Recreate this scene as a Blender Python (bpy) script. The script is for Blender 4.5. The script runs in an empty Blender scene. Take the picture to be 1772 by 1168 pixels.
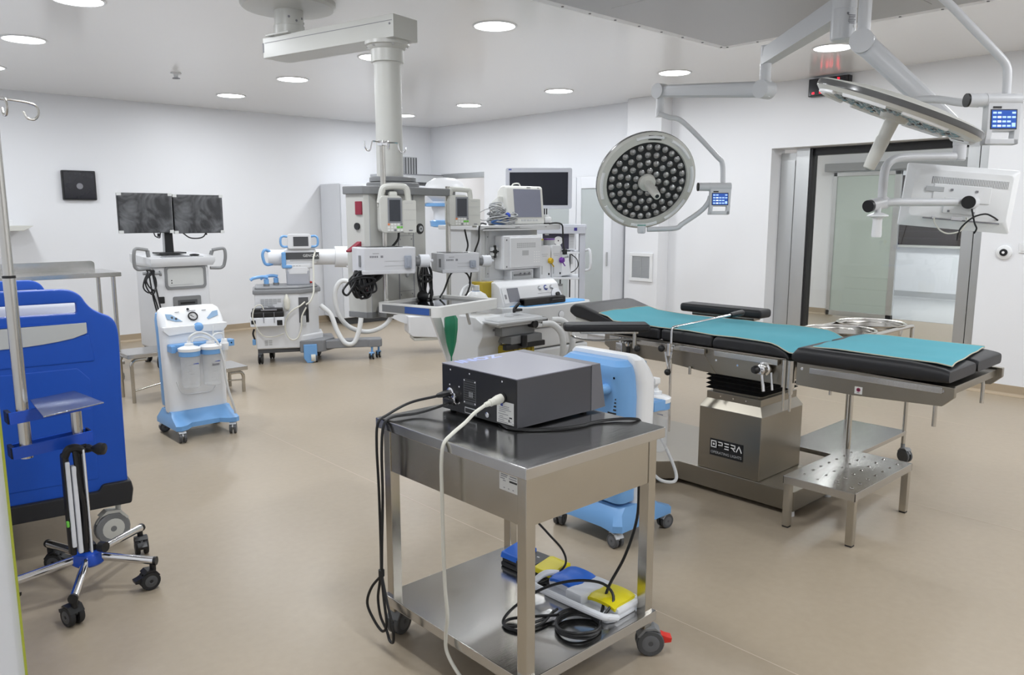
import bpy, bmesh, math, random
from mathutils import Vector, Matrix, Quaternion, Euler

random.seed(7)
scene = bpy.context.scene
COL = scene.collection
PI = math.pi
R = math.radians

# ------------------------------------------------------------------ camera
cam_data = bpy.data.cameras.new('camera')
cam = bpy.data.objects.new('camera', cam_data)
COL.objects.link(cam)
cam_data.sensor_width = 36.0
cam_data.lens = 36.0 * 1352.0 / 1772.0
cam_data.clip_start = 0.05
cam.location = (0.0, 0.0, 1.58)
cam.rotation_euler = (R(90.0 - 8.994), 0.0, R(47.33 - 90.0))
scene.camera = cam

# ------------------------------------------------------------------ world, exposure
world = bpy.data.worlds.new('world')
scene.world = world
world.use_nodes = True
wb = world.node_tree.nodes['Background']
wb.inputs[0].default_value = (0.93, 0.95, 1.0, 1)
wb.inputs[1].default_value = 0.35
scene.view_settings.view_transform = 'Standard'
scene.view_settings.look = 'None'
scene.view_settings.gamma = 1.0
scene.view_settings.use_curve_mapping = False
scene.view_settings.exposure = 0.0
LAMP_POWER = 17.0        # watts of each recessed ceiling lamp
DIFFUSER = 9.0           # emission of its visible diffuser

# ------------------------------------------------------------------ materials
def lin(h):
    h = h.lstrip('#')
    v = [int(h[i:i + 2], 16) / 255 for i in (0, 2, 4)]
    return tuple(((x + .055) / 1.055) ** 2.4 if x > .04045 else x / 12.92 for x in v) + (1,)

def mat(name, col, rough=.5, metal=0.0, spec=.5, var=0.0, scale=8.0, bump=0.0, bscale=60.0,
        emit=None, estr=0.0, trans=0.0, ior=1.45, coat=0.0, stretch=None, rvar=0.0, alpha=1.0, aniso=0.0):
    m = bpy.data.materials.new(name)
    m.use_nodes = True
    nt = m.node_tree; N = nt.nodes; L = nt.links
    p = N['Principled BSDF']
    c = lin(col) if isinstance(col, str) else tuple(col) + (1,)
    p.inputs['Base Color'].default_value = c
    p.inputs['Roughness'].default_value = rough
    p.inputs['Metallic'].default_value = metal
    p.inputs['Specular IOR Level'].default_value = spec
    p.inputs['IOR'].default_value = ior
    p.inputs['Transmission Weight'].default_value = trans
    p.inputs['Coat Weight'].default_value = coat
    p.inputs['Alpha'].default_value = alpha
    p.inputs['Anisotropic'].default_value = aniso
    if emit:
        p.inputs['Emission Color'].default_value = lin(emit)
        p.inputs['Emission Strength'].default_value = estr
    tc = N.new('ShaderNodeTexCoord')
    mp = N.new('ShaderNodeMapping')
    L.new(tc.outputs['Object'], mp.inputs[0])
    if stretch: mp.inputs['Scale'].default_value = stretch
    nz = N.new('ShaderNodeTexNoise')
    nz.inputs['Scale'].default_value = scale
    nz.inputs['Detail'].default_value = 4
    L.new(mp.outputs[0], nz.inputs['Vector'])
    if var:
        mx = N.new('ShaderNodeMix'); mx.data_type = 'RGBA'
        mx.inputs['A'].default_value = tuple(max(0, x * (1 - var)) for x in c[:3]) + (1,)
        mx.inputs['B'].default_value = tuple(min(1, x * (1 + var)) for x in c[:3]) + (1,)
        L.new(nz.outputs['Fac'], mx.inputs['Factor'])
        L.new(mx.outputs['Result'], p.inputs['Base Color'])
    if rvar:
        mr = N.new('ShaderNodeMapRange')
        mr.inputs['To Min'].default_value = max(.02, rough - rvar)
        mr.inputs['To Max'].default_value = rough + rvar
        L.new(nz.outputs['Fac'], mr.inputs['Value'])
        L.new(mr.outputs['Result'], p.inputs['Roughness'])
    if bump:
        n2 = N.new('ShaderNodeTexNoise')
        n2.inputs['Scale'].default_value = bscale
        L.new(mp.outputs[0], n2.inputs['Vector'])
        bp = N.new('ShaderNodeBump')
        bp.inputs['Strength'].default_value = bump
        bp.inputs['Distance'].default_value = .01
        L.new(n2.outputs['Fac'], bp.inputs['Height'])
        L.new(bp.outputs['Normal'], p.inputs['Normal'])
    return m

WALL = mat('wall_paint', (.80, .81, .835), .42, spec=.4, var=.015, scale=1.2, bump=.03, bscale=40)
CEIL = mat('ceiling_paint', (.86, .86, .86), .17, spec=.5, var=.01, scale=1.0)
STEEL = mat('brushed_steel', (.56, .545, .51), .25, metal=1, var=.04, scale=6, stretch=(8, 8, .3), rvar=.04)
STEELT = mat('brushed_steel_sheet', (.54, .535, .525), .17, metal=1, var=.05, scale=6, stretch=(2, 30, 2), rvar=.06, bump=.015, bscale=14)
STEELW = mat('worn_steel', (.49, .465, .415), .20, metal=1, var=.14, scale=4, rvar=.10, bump=.01, bscale=10)
STEELC = mat('dull_column_steel', (.31, .285, .24), .33, metal=1, var=.10, scale=4, rvar=.06)
BOWL = mat('spun_bowl_steel', (.58, .56, .52), .20, metal=1, var=.05, scale=6, stretch=(6, 6, 1), rvar=.05)
HUBG = mat('caster_disc_grey', (.135, .14, .15), .4)
CHROME = mat('polished_chrome', (.78, .78, .79), .08, metal=1, var=.02)
ALU = mat('satin_aluminium', (.60, .61, .61), .36, metal=1, var=.03, scale=3, stretch=(6, 6, 1))
WHITE = mat('white_plastic', (.78, .79, .80), .32, spec=.5, var=.01)
WHITE2 = mat('white_shell', (.72, .74, .78), .36, var=.015)
CREAM = mat('cream_plastic', (.60, .60, .56), .38, var=.02)
PEND = mat('warm_grey_enamel', (.53, .53, .50), .33, var=.015)
LGREY = mat('light_grey_plastic', (.46, .47, .48), .38, var=.02)
BGREY = mat('pale_blue_grey_plastic', (.55, .57, .63), .36, var=.015)
MGREY = mat('mid_grey_plastic', (.20, .205, .21), .42, var=.03)
DGREY = mat('dark_grey_plastic', (.075, .078, .083), .42, var=.04)
BOXGREY = mat('charcoal_metal_case', (.052, .052, .060), .42, var=.05, bump=.03, bscale=300)
BOXTOP = mat('lid_reflection_grey', (.20, .20, .24), .36, spec=.9, var=.03)  # lid colour lightened to stand for the bright wall reflected in it
BLACK = mat('black_plastic', (.012, .012, .013), .38, var=.1)
RUBBER = mat('black_rubber', (.018, .018, .019), .62, var=.1)
PAD = mat('black_upholstery', (.016, .016, .018), .46, spec=.45, var=.1, bump=.06, bscale=500)
CABLE = mat('black_cable_sheath', (.010, .010, .011), .42)
WCABLE = mat('ivory_cable_sheath', (.66, .65, .58), .45)
GCABLE = mat('grey_cable_sheath', (.36, .37, .38), .45)
LBLUE = mat('sky_blue_plastic', (.17, .37, .68), .36, var=.03)
BBLUE = mat('bed_blue_plastic', (.007, .078, .46), .48, var=.05, bump=.05, bscale=400)
MBLUE = mat('painted_blue_metal', (.018, .085, .52), .25, var=.05)
PBLUE = mat('pedal_blue', (.015, .14, .66), .42, var=.03)
PYEL = mat('pedal_yellow', (.72, .62, .004), .42, var=.03)
TEAL = mat('teal_sheet', (.107, .37, .445), .78, spec=.2, var=.05, scale=6, bump=.12, bscale=9)
TEALE = mat('cream_sheet_edge', (.50, .47, .36), .8)
SCREEN = mat('dark_screen', (.012, .012, .018), .16, spec=.6, var=.1)
def film_mat():
    m = mat('wrinkled_film_screen', (.03, .031, .034), .22, spec=.8, bump=.5, bscale=7)
    nt = m.node_tree; N = nt.nodes; L = nt.links; p = N['Principled BSDF']
    tc = N.new('ShaderNodeTexCoord'); nz = N.new('ShaderNodeTexNoise')
    nz.inputs['Scale'].default_value = 3.2; nz.inputs['Detail'].default_value = 3; nz.inputs['Distortion'].default_value = 2.4
    L.new(tc.outputs['Object'], nz.inputs['Vector'])
    r = N.new('ShaderNodeValToRGB'); e = r.color_ramp.elements
    e[0].position = .40; e[0].color = (.022, .023, .026, 1); e[1].position = .72; e[1].color = (.15, .155, .165, 1)
    L.new(nz.outputs['Fac'], r.inputs['Fac']); L.new(r.outputs['Color'], p.inputs['Base Color'])
    return m
FILM = film_mat()
GSCREEN = mat('grey_lcd', (.19, .20, .26), .22, var=.03)
GLASS = mat('clear_glass', (.88, .92, .91), .0, trans=1.0, ior=1.45)
CLEARP = mat('clear_plastic', (.82, .84, .86), .10, alpha=.20)
FROST = mat('frosted_glass', (.47, .54, .50), .34, spec=.5, var=.02, scale=1.5)
CABGLASS = mat('cabinet_glass', (.62, .67, .68), .08, alpha=.62)
TUBE = mat('milky_tubing', (.74, .75, .75), .3, trans=.15, ior=1.3)
RED = mat('red_plastic', (.25, .018, .04), .4)
REDB = mat('bright_red_plastic', (.65, .03, .02), .35)
GREENB = mat('green_bag_rubber', (.02, .25, .13), .4, var=.06)
YELC = mat('translucent_yellow_canister', (.55, .42, .05), .22, trans=.25, ior=1.3, var=.12, stretch=(10, 10, 1))
PURPLE = mat('purple_plastic', (.16, .03, .33), .35)
YELP = mat('amber_plastic', (.60, .38, .01), .35)
YELCAP = mat('yellow_plastic_cap', (.62, .52, .02), .35)
VIOLETB = mat('violet_grey_panel', (.055, .052, .085), .4, var=.04)
PBLUETOP = mat('sky_blue_pad', (.16, .46, .85), .5, var=.02)
INK = mat('printed_black', (.02, .02, .022), .5)
INKG = mat('printed_grey', (.22, .22, .24), .5)
INKW = mat('printed_white', (.85, .85, .85), .5)
INKB = mat('printed_blue', (.05, .08, .35), .5)
PAPER = mat('paper_label', (.62, .62, .60), .55, var=.03)
BLIND = mat('brown_blind', (.024, .015, .012), .45, var=.1)
ORANGE = mat('orange_button', (.75, .25, .10), .4)
GREENK = mat('green_button', (.16, .55, .07), .4)
WKEY = mat('white_button', (.80, .80, .78), .4)
LED = mat('lamp_lens', (.36, .36, .36), .14, metal=.6, var=.1, scale=40)
LENSBACK = mat('lamp_face_panel', (.028, .028, .029), .5, spec=.3, var=.05)
REDLED = mat('red_digits', (.5, .01, .02), .4, emit='#ff2038', estr=4.0)
BSCREEN = mat('blue_touchscreen', (.02, .06, .25), .2, emit='#2f55a8', estr=.75)
BKEY = mat('lit_screen_key', (.4, .5, .7), .3, emit='#9cc4f4', estr=.85)
BKEYW = mat('lit_white_screen_key', (.7, .8, .8), .3, emit='#e4f4f4', estr=.95)
GLOW = mat('lit_diffuser', (.9, .9, .9), .5, emit='#fbfcff', estr=DIFFUSER)
GREYPANEL = mat('perforated_grey_panel', (.42, .42, .425), .40, metal=.25, var=.03, scale=2)
YGREEN = mat('yellow_green_seal', (.42, .46, .05), .5)
TAPE = mat('white_foam_corner', (.62, .63, .62), .6)

def floor_mat():
    m = mat('vinyl_floor', (.47, .385, .30), .30, spec=.45)
    nt = m.node_tree; N = nt.nodes; L = nt.links; p = N['Principled BSDF']
    tc = N.new('ShaderNodeTexCoord')
    a = N.new('ShaderNodeTexNoise'); a.inputs['Scale'].default_value = .55; a.inputs['Detail'].default_value = 6
    b = N.new('ShaderNodeTexNoise'); b.inputs['Scale'].default_value = 26; b.inputs['Detail'].default_value = 8
    L.new(tc.outputs['Object'], a.inputs['Vector']); L.new(tc.outputs['Object'], b.inputs['Vector'])
    r = N.new('ShaderNodeValToRGB')
    r.color_ramp.elements[0].position = .3; r.color_ramp.elements[0].color = (.335, .278, .204, 1)
    r.color_ramp.elements[1].position = .72; r.color_ramp.elements[1].color = (.395, .330, .252, 1)
    mx = N.new('ShaderNodeMix'); mx.data_type = 'FLOAT'
    mx.inputs[0].default_value = .35
    L.new(a.outputs['Fac'], mx.inputs[2]); L.new(b.outputs['Fac'], mx.inputs[3])
    L.new(mx.outputs[0], r.inputs['Fac'])
    L.new(r.outputs['Color'], p.inputs['Base Color'])
    mr = N.new('ShaderNodeMapRange'); mr.inputs['To Min'].default_value = .26; mr.inputs['To Max'].default_value = .40
    L.new(a.outputs['Fac'], mr.inputs['Value']); L.new(mr.outputs['Result'], p.inputs['Roughness'])
    bp = N.new('ShaderNodeBump'); bp.inputs['Strength'].default_value = .04; bp.inputs['Distance'].default_value = .004
    L.new(b.outputs['Fac'], bp.inputs['Height']); L.new(bp.outputs['Normal'], p.inputs['Normal'])
    return m
FLOOR = floor_mat()
COVE = mat('vinyl_cove', (.40, .32, .225), .36, var=.05, scale=2)
SEAM = mat('floor_weld_seam', (.52, .44, .36), .45)

# ------------------------------------------------------------------ mesh builder
class B:
    """Collects shapes; build() links them as ONE mesh object."""
    def __init__(s, m=None):
        s.v = []; s.f = []; s.mi = []; s.mats = []; s.M = Matrix(); s.cur = 0
        if m: s.use(m)
    def use(s, m):
        if m not in s.mats: s.mats.append(m)
        s.cur = s.mats.index(m); return s
    def at(s, M): s.M = M; return s
    def add(s, vs, fs):
        o = len(s.v)
        s.v += [s.M @ Vector(p) for p in vs]
        s.f += [tuple(i + o for i in f) for f in fs]
        s.mi += [s.cur] * len(fs)
        return s
    def addbm(s, bm):
        bm.verts.index_update()
        s.add([v.co.copy() for v in bm.verts], [[v.index for v in f.verts] for f in bm.faces]); bm.free()
        return s
    def box(s, x0, x1, y0, y1, z0, z1, bev=0.0, seg=2):
        x0, x1 = min(x0, x1), max(x0, x1); y0, y1 = min(y0, y1), max(y0, y1); z0, z1 = min(z0, z1), max(z0, z1)
        bm = bmesh.new()
        bmesh.ops.create_cube(bm, size=1)
        for v in bm.verts:
            v.co = Vector(((x0 + x1) / 2 + v.co.x * (x1 - x0), (y0 + y1) / 2 + v.co.y * (y1 - y0), (z0 + z1) / 2 + v.co.z * (z1 - z0)))
        if bev:
            bev = min(bev, .49 * min(x1 - x0, y1 - y0, z1 - z0))
            bmesh.ops.bevel(bm, geom=bm.edges[:], offset=bev, segments=seg, affect='EDGES', profile=.5)
        return s.addbm(bm)
    def prism(s, poly, ax, a0, a1, bev=0.0, seg=2):
        """poly in (y,z) for ax x, (x,z) for ax y, (x,y) for ax z"""
        def P(q, a):
            return (a, q[0], q[1]) if ax == 'x' else (q[0], a, q[1]) if ax == 'y' else (q[0], q[1], a)
        bm = bmesh.new()
        lo = [bm.verts.new(P(q, a0)) for q in poly]; hi = [bm.verts.new(P(q, a1)) for q in poly]
        n = len(poly)
        bm.faces.new(lo); bm.faces.new(hi[::-1])
        for i in range(n): bm.faces.new((lo[i], hi[i], hi[(i + 1) % n], lo[(i + 1) % n]))
        bmesh.ops.recalc_face_normals(bm, faces=bm.faces[:])
        if bev:
            bmesh.ops.bevel(bm, geom=bm.edges[:], offset=bev, segments=seg, affect='EDGES', profile=.5, clamp_overlap=True)
        return s.addbm(bm)
    def loft(s, rings, cyc=True, cap=True):
        n = len(rings[0]); vs = [p for r in rings for p in r]; fs = []
        for k in range(len(rings) - 1):
            for i in range(n if cyc else n - 1):
                j = (i + 1) % n
                fs.append((k * n + i, k * n + j, (k + 1) * n + j, (k + 1) * n + i))
        if cap and cyc:
            fs.append(tuple(range(n))[::-1]); fs.append(tuple(range((len(rings) - 1) * n, len(rings) * n)))
        return s.add(vs, fs)
    def cyl(s, p, q, r, r2=None, n=18, cap=True):
        p = Vector(p); q = Vector(q); r2 = r if r2 is None else r2
        d = (q - p).normalized(); a = d.orthogonal().normalized(); b = d.cross(a)
        return s.loft([[p + (a * math.cos(t) + b * math.sin(t)) * r for t in (2 * PI * i / n for i in range(n))],
                       [q + (a * math.cos(t) + b * math.sin(t)) * r2 for t in (2 * PI * i / n for i in range(n))]], True, cap)
    def lathe(s, prof, c=(0, 0, 0), d=(0, 0, 1), n=28, cap=True):
        """prof: (radius, distance along d)"""
        c = Vector(c); d = Vector(d).normalized(); a = d.orthogonal().normalized(); b = d.cross(a)
        rings = [[c + d * z + (a * math.cos(t) + b * math.sin(t)) * max(r, 1e-4) for t in (2 * PI * i / n for i in range(n))] for r, z in prof]
        return s.loft(rings, True, cap)
    def tube(s, pts, r, n=10, sm=0, cyc=False):
        pts = [Vector(p) for p in pts]
        if sm: pts = spline(pts, sm, cyc)
        m = len(pts); rings = []; a = None
        for i in range(m):
            if cyc: t = (pts[(i + 1) % m] - pts[i - 1]).normalized()
            else: t = (pts[min(i + 1, m - 1)] - pts[max(i - 1, 0)]).normalized()
            if a is None: a = t.orthogonal().normalized()
            else:
                a = a - t * a.dot(t)
                a = a.normalized() if a.length > 1e-6 else t.orthogonal().normalized()
            b = t.cross(a)
            rr = r[i] if isinstance(r, (list, tuple)) else r
            rings.append([pts[i] + (a * math.cos(u) + b * math.sin(u)) * rr for u in (2 * PI * k / n for k in range(n))])
        if cyc: rings.append(rings[0])
        return s.loft(rings, True, not cyc)
    def bar(s, p, q, w, h, up=(0, 0, 1)):
        """rectangular bar p->q, w across, h along up"""
        p = Vector(p); q = Vector(q); d = (q - p).normalized(); x = d.cross(Vector(up))
        if x.length < 1e-5: x = d.orthogonal()
        x.normalize(); u = x.cross(d)
        def ring(c): return [c + x * (i * w / 2) + u * (j * h / 2) for i, j in ((-1, -1), (1, -1), (1, 1), (-1, 1))]
        return s.loft([ring(p), ring(q)])
    def holed(s, outer, hole, y0, y1, bev=.006):
        """slab in the (x, z) plane with one opening"""
        bm = bmesh.new(); es = []
        for lp in (outer, hole):
            vs = [bm.verts.new((p[0], y0, p[1])) for p in lp]
            es += [bm.edges.new((vs[i], vs[(i + 1) % len(vs)])) for i in range(len(vs))]
        bmesh.ops.triangle_fill(bm, edges=es, use_beauty=True, use_dissolve=False)
        r = bmesh.ops.extrude_face_region(bm, geom=bm.faces[:])
        bmesh.ops.translate(bm, verts=[v for v in r['geom'] if isinstance(v, bmesh.types.BMVert)], vec=(0, y1 - y0, 0))
        bmesh.ops.recalc_face_normals(bm, faces=bm.faces[:])
        e = [x for x in bm.edges if len(x.link_faces) == 2 and x.calc_face_angle(0) > 1.0 and abs(x.verts[0].co.y - x.verts[1].co.y) < 1e-5]
        if bev: bmesh.ops.bevel(bm, geom=e, offset=bev, segments=2, affect='EDGES', profile=.5)
        return s.addbm(bm)
    def sph(s, c, r, n=14, m=8):
        c = Vector(c); rx, ry, rz = r if isinstance(r, (list, tuple)) else (r, r, r)
        return s.loft([[c + Vector((rx * math.sin(u) * math.cos(t), ry * math.sin(u) * math.sin(t), -rz * math.cos(u))) for t in (2 * PI * i / n for i in range(n))]
                       for u in ([.02] + [PI * k / m for k in range(1, m)] + [PI - .02])])
    def surf(s, rows, thick=0.0):
        n = len(rows[0]); m = len(rows)
        vs = [Vector(p) for r in rows for p in r]; fs = []
        for k in range(m - 1):
            for i in range(n - 1): fs.append((k * n + i, k * n + i + 1, (k + 1) * n + i + 1, (k + 1) * n + i))
        if thick:
            o = len(vs); vs += [p - Vector((0, 0, thick)) for p in vs]
            fs += [tuple(i + o for i in f[::-1]) for f in fs[:]]
            ring = [i for i in range(n)] + [k * n + n - 1 for k in range(1, m)] + [(m - 1) * n + i for i in range(n - 2, -1, -1)] + [k * n for k in range(m - 2, 0, -1)]
            for a in range(len(ring)):
                p, q = ring[a], ring[(a + 1) % len(ring)]; fs.append((q, p, p + o, q + o))
        return s.add(vs, fs)
    def text(s, txt, size, M, ext=.0006, align='CENTER', sx=1.0, bold=0.0):
        c = bpy.data.curves.new('lettering', 'FONT')
        c.body = txt; c.size = size; c.extrude = ext; c.align_x = align; c.align_y = 'CENTER'; c.resolution_u = 2; c.offset = bold
        o = bpy.data.objects.new('lettering', c); COL.objects.link(o)
        me = bpy.data.meshes.new_from_object(o)
        old = s.M; s.M = old @ M @ Matrix.Diagonal((sx, 1, 1, 1))
        s.add([v.co.copy() for v in me.vertices], [list(p.vertices) for p in me.polygons])
        s.M = old
        bpy.data.objects.remove(o); bpy.data.curves.remove(c); bpy.data.meshes.remove(me)
        return s
    def plate(s, M, w, h, t=.001, off=(0, 0)):
        """thin plate centred on frame M (x right, y up, z out)"""
        old = s.M; s.M = old @ M
        s.box(off[0] - w / 2, off[0] + w / 2, off[1] - h / 2, off[1] + h / 2, -.0002, t); s.M = old
        return s
    def build(s, name, parent=None, label=None, sharp=35):
        me = bpy.data.meshes.new(name)
        W = Vector(BASE.get(parent.name, (0, 0, 0))) if parent else Vector((0, 0, 0))
        me.from_pydata([v - W for v in s.v], [], s.f)
        for m in s.mats: me.materials.append(m)
        me.polygons.foreach_set('material_index', s.mi)
        me.validate(); me.update()
        bm = bmesh.new(); bm.from_mesh(me); bmesh.ops.recalc_face_normals(bm, faces=bm.faces[:]); bm.to_mesh(me); bm.free()
        me.polygons.foreach_set('use_smooth', [True] * len(me.polygons))
        me.set_sharp_from_angle(angle=R(sharp))
        o = bpy.data.objects.new(name, me); COL.objects.link(o)
        w = o.modifiers.new('weighted_normals', 'WEIGHTED_NORMAL'); w.keep_sharp = True; w.weight = 90
        if parent:
            o.parent = parent
            BASE[o.name] = tuple(W)
        if label: o['label'] = label
        return o

BASE = {}          # parts written in room coordinates are shifted by their thing's base

def spline(pts, k, cyc=False):
    out = []; n = len(pts)
    for i in range(n if cyc else n - 1):
        if cyc: p0, p1, p2, p3 = pts[i - 1], pts[i], pts[(i + 1) % n], pts[(i + 2) % n]
        else:
            p1, p2 = pts[i], pts[i + 1]
            p0 = pts[i - 1] if i else p1 * 2 - p2
            p3 = pts[i + 2] if i + 2 < n else p2 * 2 - p1
        for j in range(k):
            t = j / k
            out.append(((p1 * 2) + (p2 - p0) * t + (p0 * 2 - p1 * 5 + p2 * 4 - p3) * t * t + (p1 * 3 - p0 - p2 * 3 + p3) * t ** 3) * .5)
    if not cyc: out.append(pts[-1])
    return out

def frame(o, x, y):
    """matrix with origin o, x right, y up, z out of the surface"""
    x = Vector(x).normalized(); y = Vector(y); y = (y - x * y.dot(x)).normalized(); z = x.cross(y)
    M = Matrix((x, y, z)).transposed().to_4x4(); M.translation = Vector(o); return M
def faceS(x, y, z): return frame((x, y, z), (1, 0, 0), (0, 0, 1))        # face looking along -Y
def faceW(x, y, z): return frame((x, y, z), (0, -1, 0), (0, 0, 1))       # face looking along -X
def faceT(x, y, z): return frame((x, y, z), (1, 0, 0), (0, 1, 0))        # face looking up
def rrect(w, h, r, n=5, cx=0, cy=0):
    out = []
    for sx, sy, a0 in ((1, 1, 0), (-1, 1, 90), (-1, -1, 180), (1, -1, 270)):
        for k in range(n):
            a = R(a0 + 90 * k / (n - 1)); out.append((cx + sx * (w / 2 - r) + r * math.cos(a), cy + sy * (h / 2 - r) + r * math.sin(a)))
    return out

def thing(name, label, cat, loc=(0, 0, 0), rz=0.0, group=None, room=True):
    """an Empty at the thing's base; room=True: parts are written in room coordinates"""
    o = bpy.data.objects.new(name, None); COL.objects.link(o)
    o.empty_display_size = .1
    o.location = loc; o.rotation_euler = (0, 0, R(rz))
    if room: BASE[o.name] = tuple(loc)
    return tag(o, label, cat, group)
def tag(o, label, cat, group=None):
    o['label'] = label; o['category'] = cat
    if group: o['group'] = group
    return o
def struct(o): o['kind'] = 'structure'; return o
def dup(root, loc, label, group=None, rz=None):
    r = root.copy(); COL.objects.link(r); r.location = loc; r['label'] = label
    if rz is not None: r.rotation_euler = (0, 0, R(rz))
    if group: r['group'] = group
    for ch in list(root.children):
        c = ch.copy(); COL.objects.link(c); c.parent = r
        for g in list(ch.children):
            d = g.copy(); COL.objects.link(d); d.parent = c
    return r

def caster(parent, x, y, top, r=.04, w=.022, rz=0.0, fork=MGREY, tyre=DGREY, hub=None, lock=None):
    """swivel caster under (x, y): fork is the part, the twin wheels its sub-part"""
    hub = hub or HUBG
    a = R(rz); d = Vector((math.cos(a), math.sin(a), 0)); s = Vector((-d.y, d.x, 0))
    c = Vector((x, y, 0)) - d * r * .45; c.z = r
    f = B(fork)
    M = Matrix((Vector((s.x, s.y, 0)), -d, Vector((0, 0, 1)))).transposed().to_4x4()
    M.translation = Vector((c.x, c.y, 0))
    f.M = M
    f.prism([(-r * .75, r * 1.25), (-r * .62, r * 1.75), (-r * .1, r * 2.15), (r * .5, r * 2.05), (r * .9, r * 1.45), (r * .3, r * .75), (-r * .3, r * .75)], 'x', -w * .2, w * .2)
    f.prism([(-r * .95, r * 1.5), (-r * .5, r * 2.1), (r * .3, r * 2.2), (r * .7, r * 1.9), (r * .2, r * 2.02), (-r * .4, r * 1.95), (-r * .8, r * 1.45)], 'x', -w, w)
    f.M = Matrix()
    if top > r * 2.0: f.cyl((x, y, r * 1.9), (x, y, top), min(.013, r * .32), n=12)
    if lock:
        f.use(lock); f.M = M
        f.prism([(r * .5, r * 1.0), (r * .6, r * 1.7), (r * 1.15, r * 1.45), (r * 1.55, r * 1.35), (r * 1.5, r * 1.05), (r * 1.1, r * 1.0)], 'x', -w * .7, w * .7)
        f.M = Matrix()
    fo = f.build('caster', parent)
    b = B(tyre)
    for k in (-1, 1):
        p = c + s * (w * .28 * k); q = c + s * (w * k)
        b.use(tyre); b.lathe([(r * .55, 0), (r * .94, 0), (r, w * .12), (r, w * .55), (r * .93, w * .72), (r * .7, w * .74)], p, s * k, 24)
        b.use(hub); b.lathe([(r * .02, w * .60), (r * .25, w * .80), (r * .62, w * .765), (r * .68, w * .70), (r * .68, 0)], p, s * k, 20)
    b.cyl(c - s * w * .3, c + s * w * .3, r * .18, n=10)
    b.build('wheel', fo)
    return fo

# ------------------------------------------------------------------ the room
XW, YW, CZ = 7.75, 10.33, 2.93
X0, Y0 = -0.15, -2.8
b = B(FLOOR); b.box(-2.2, 16.2, -3.2, 11.6, -.06, 0); struct(b.build('floor'))
b = B(SEAM)
for x in (.42, 2.42, 4.42, 6.42):
    b.box(x - .002, x + .002, Y0, YW, -.001, .0006)
o = b.build('trim_1'); struct(o)
b = B(CEIL); b.box(-2.2, XW + .2, -3.2, YW + .2, CZ, CZ + .1); struct(b.build('ceiling'))
b = B(WALL); b.box(X0, XW + .3, YW, YW + .2, 0, CZ); struct(b.build('wall_left'))
# far wall with the plain doorway (Y 9.02-10.05) and the sliding-door opening (Y 2.30-4.36)
DY0, DY1, DZ = 2.30, 4.36, 2.26
b = B(WALL)
b.box(XW, XW + .28, DY1, 9.02, 0, CZ)
b.box(XW, XW + .28, 9.02, 10.05, 2.20, CZ)
b.box(XW, XW + .28, 10.05, YW, 0, CZ)
b.box(XW, XW + .28, DY0, DY1, DZ, CZ)
b.box(XW, XW + .28, Y0, DY0, 0, CZ)
struct(b.build('wall_back'))
b = B(WALL); b.box(7.55, XW, 5.65, 6.15, 0, CZ, .004); struct(b.build('wall_pillar'))
b = B(WALL); b.box(X0, XW + .28, Y0 - .2, Y0, 0, CZ); struct(b.build('wall_right'))
b = B(WALL)
b.box(X0, .0535, .352, YW, 0, CZ)
b.box(X0, .05, Y0, -.75, 0, CZ)
b.box(X0, .05, -.75, .352, 2.2, CZ)
struct(b.build('wall_front'))
b = B(YGREEN); b.box(.0530, .0538, .3508, .3522, 0, 2.2); struct(b.build('trim_2'))
b = B(WALL); b.box(-2.2, -2.1, -3.2, YW, 0, CZ); struct(b.build('wall_corridor_front'))
# coved vinyl skirting
def cove(b, p, q, nrm, h=.095):
    p = Vector(p); q = Vector(q); n = Vector(nrm)
    prof = [(0, h), (.004, h), (.005, .03), (.012, .014), (.03, .003), (.03, 0), (0, 0)]
    b.loft([[p + n * u + Vector((0, 0, z)) for u, z in prof], [q + n * u + Vector((0, 0, z)) for u, z in prof]])
b = B(COVE); cove(b, (.05, YW, 0), (XW, YW, 0), (0, -1, 0)); struct(b.build('baseboard_left'))
b = B(COVE)
cove(b, (XW, 9.02, 0), (XW, 6.15, 0), (-1, 0, 0)); cove(b, (7.55, 6.15, 0), (7.55, 5.65, 0), (-1, 0, 0))
cove(b, (XW, 5.65, 0), (XW, DY1, 0), (-1, 0, 0)); cove(b, (XW, DY0, 0), (XW, Y0, 0), (-1, 0, 0))
struct(b.build('baseboard_back'))
# grey perforated air-flow panel in the ceiling with its white bolted rim
PX0, PX1, PY0, PY1 = 2.55, 5.735, .45, 3.685
b = B(GREYPANEL)
for i in range(2):
    for j in range(2):
        w = (PX1 - PX0 - .3) / 2; h = (PY1 - PY0 - .3) / 2
        b.box(PX0 + .15 + i * w, PX0 + .15 + (i + 1) * w - .004, PY0 + .15 + j * h, PY0 + .15 + (j + 1) * h - .004, CZ - .018, CZ - .004)
b.box(PX0, PX1, PY0, PY1, CZ - .014, CZ - .002)
pan = struct(b.build('ceiling_air_panel'))
b = B(WALL)
for x0, x1, y0, y1 in ((PX0 - .07, PX1 + .07, PY1, PY1 + .07), (PX0 - .07, PX1 + .07, PY0 - .07, PY0), (PX1, PX1 + .07, PY0, PY1), (PX0 - .07, PX0, PY0, PY1)):
    b.box(x0, x1, y0, y1, CZ - .016, CZ, .003)
b.use(INKG)
for k in range(13):
    t = k / 12
    b.cyl((PX0 + t * (PX1 - PX0), PY1 + .035, CZ - .016), (PX0 + t * (PX1 - PX0), PY1 + .035, CZ - .021), .009, n=8)
    b.cyl((PX1 + .035, PY0 + t * (PY1 - PY0), CZ - .016), (PX1 + .035, PY0 + t * (PY1 - PY0), CZ - .021), .009, n=8)
struct(b.build('trim_3'))

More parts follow.
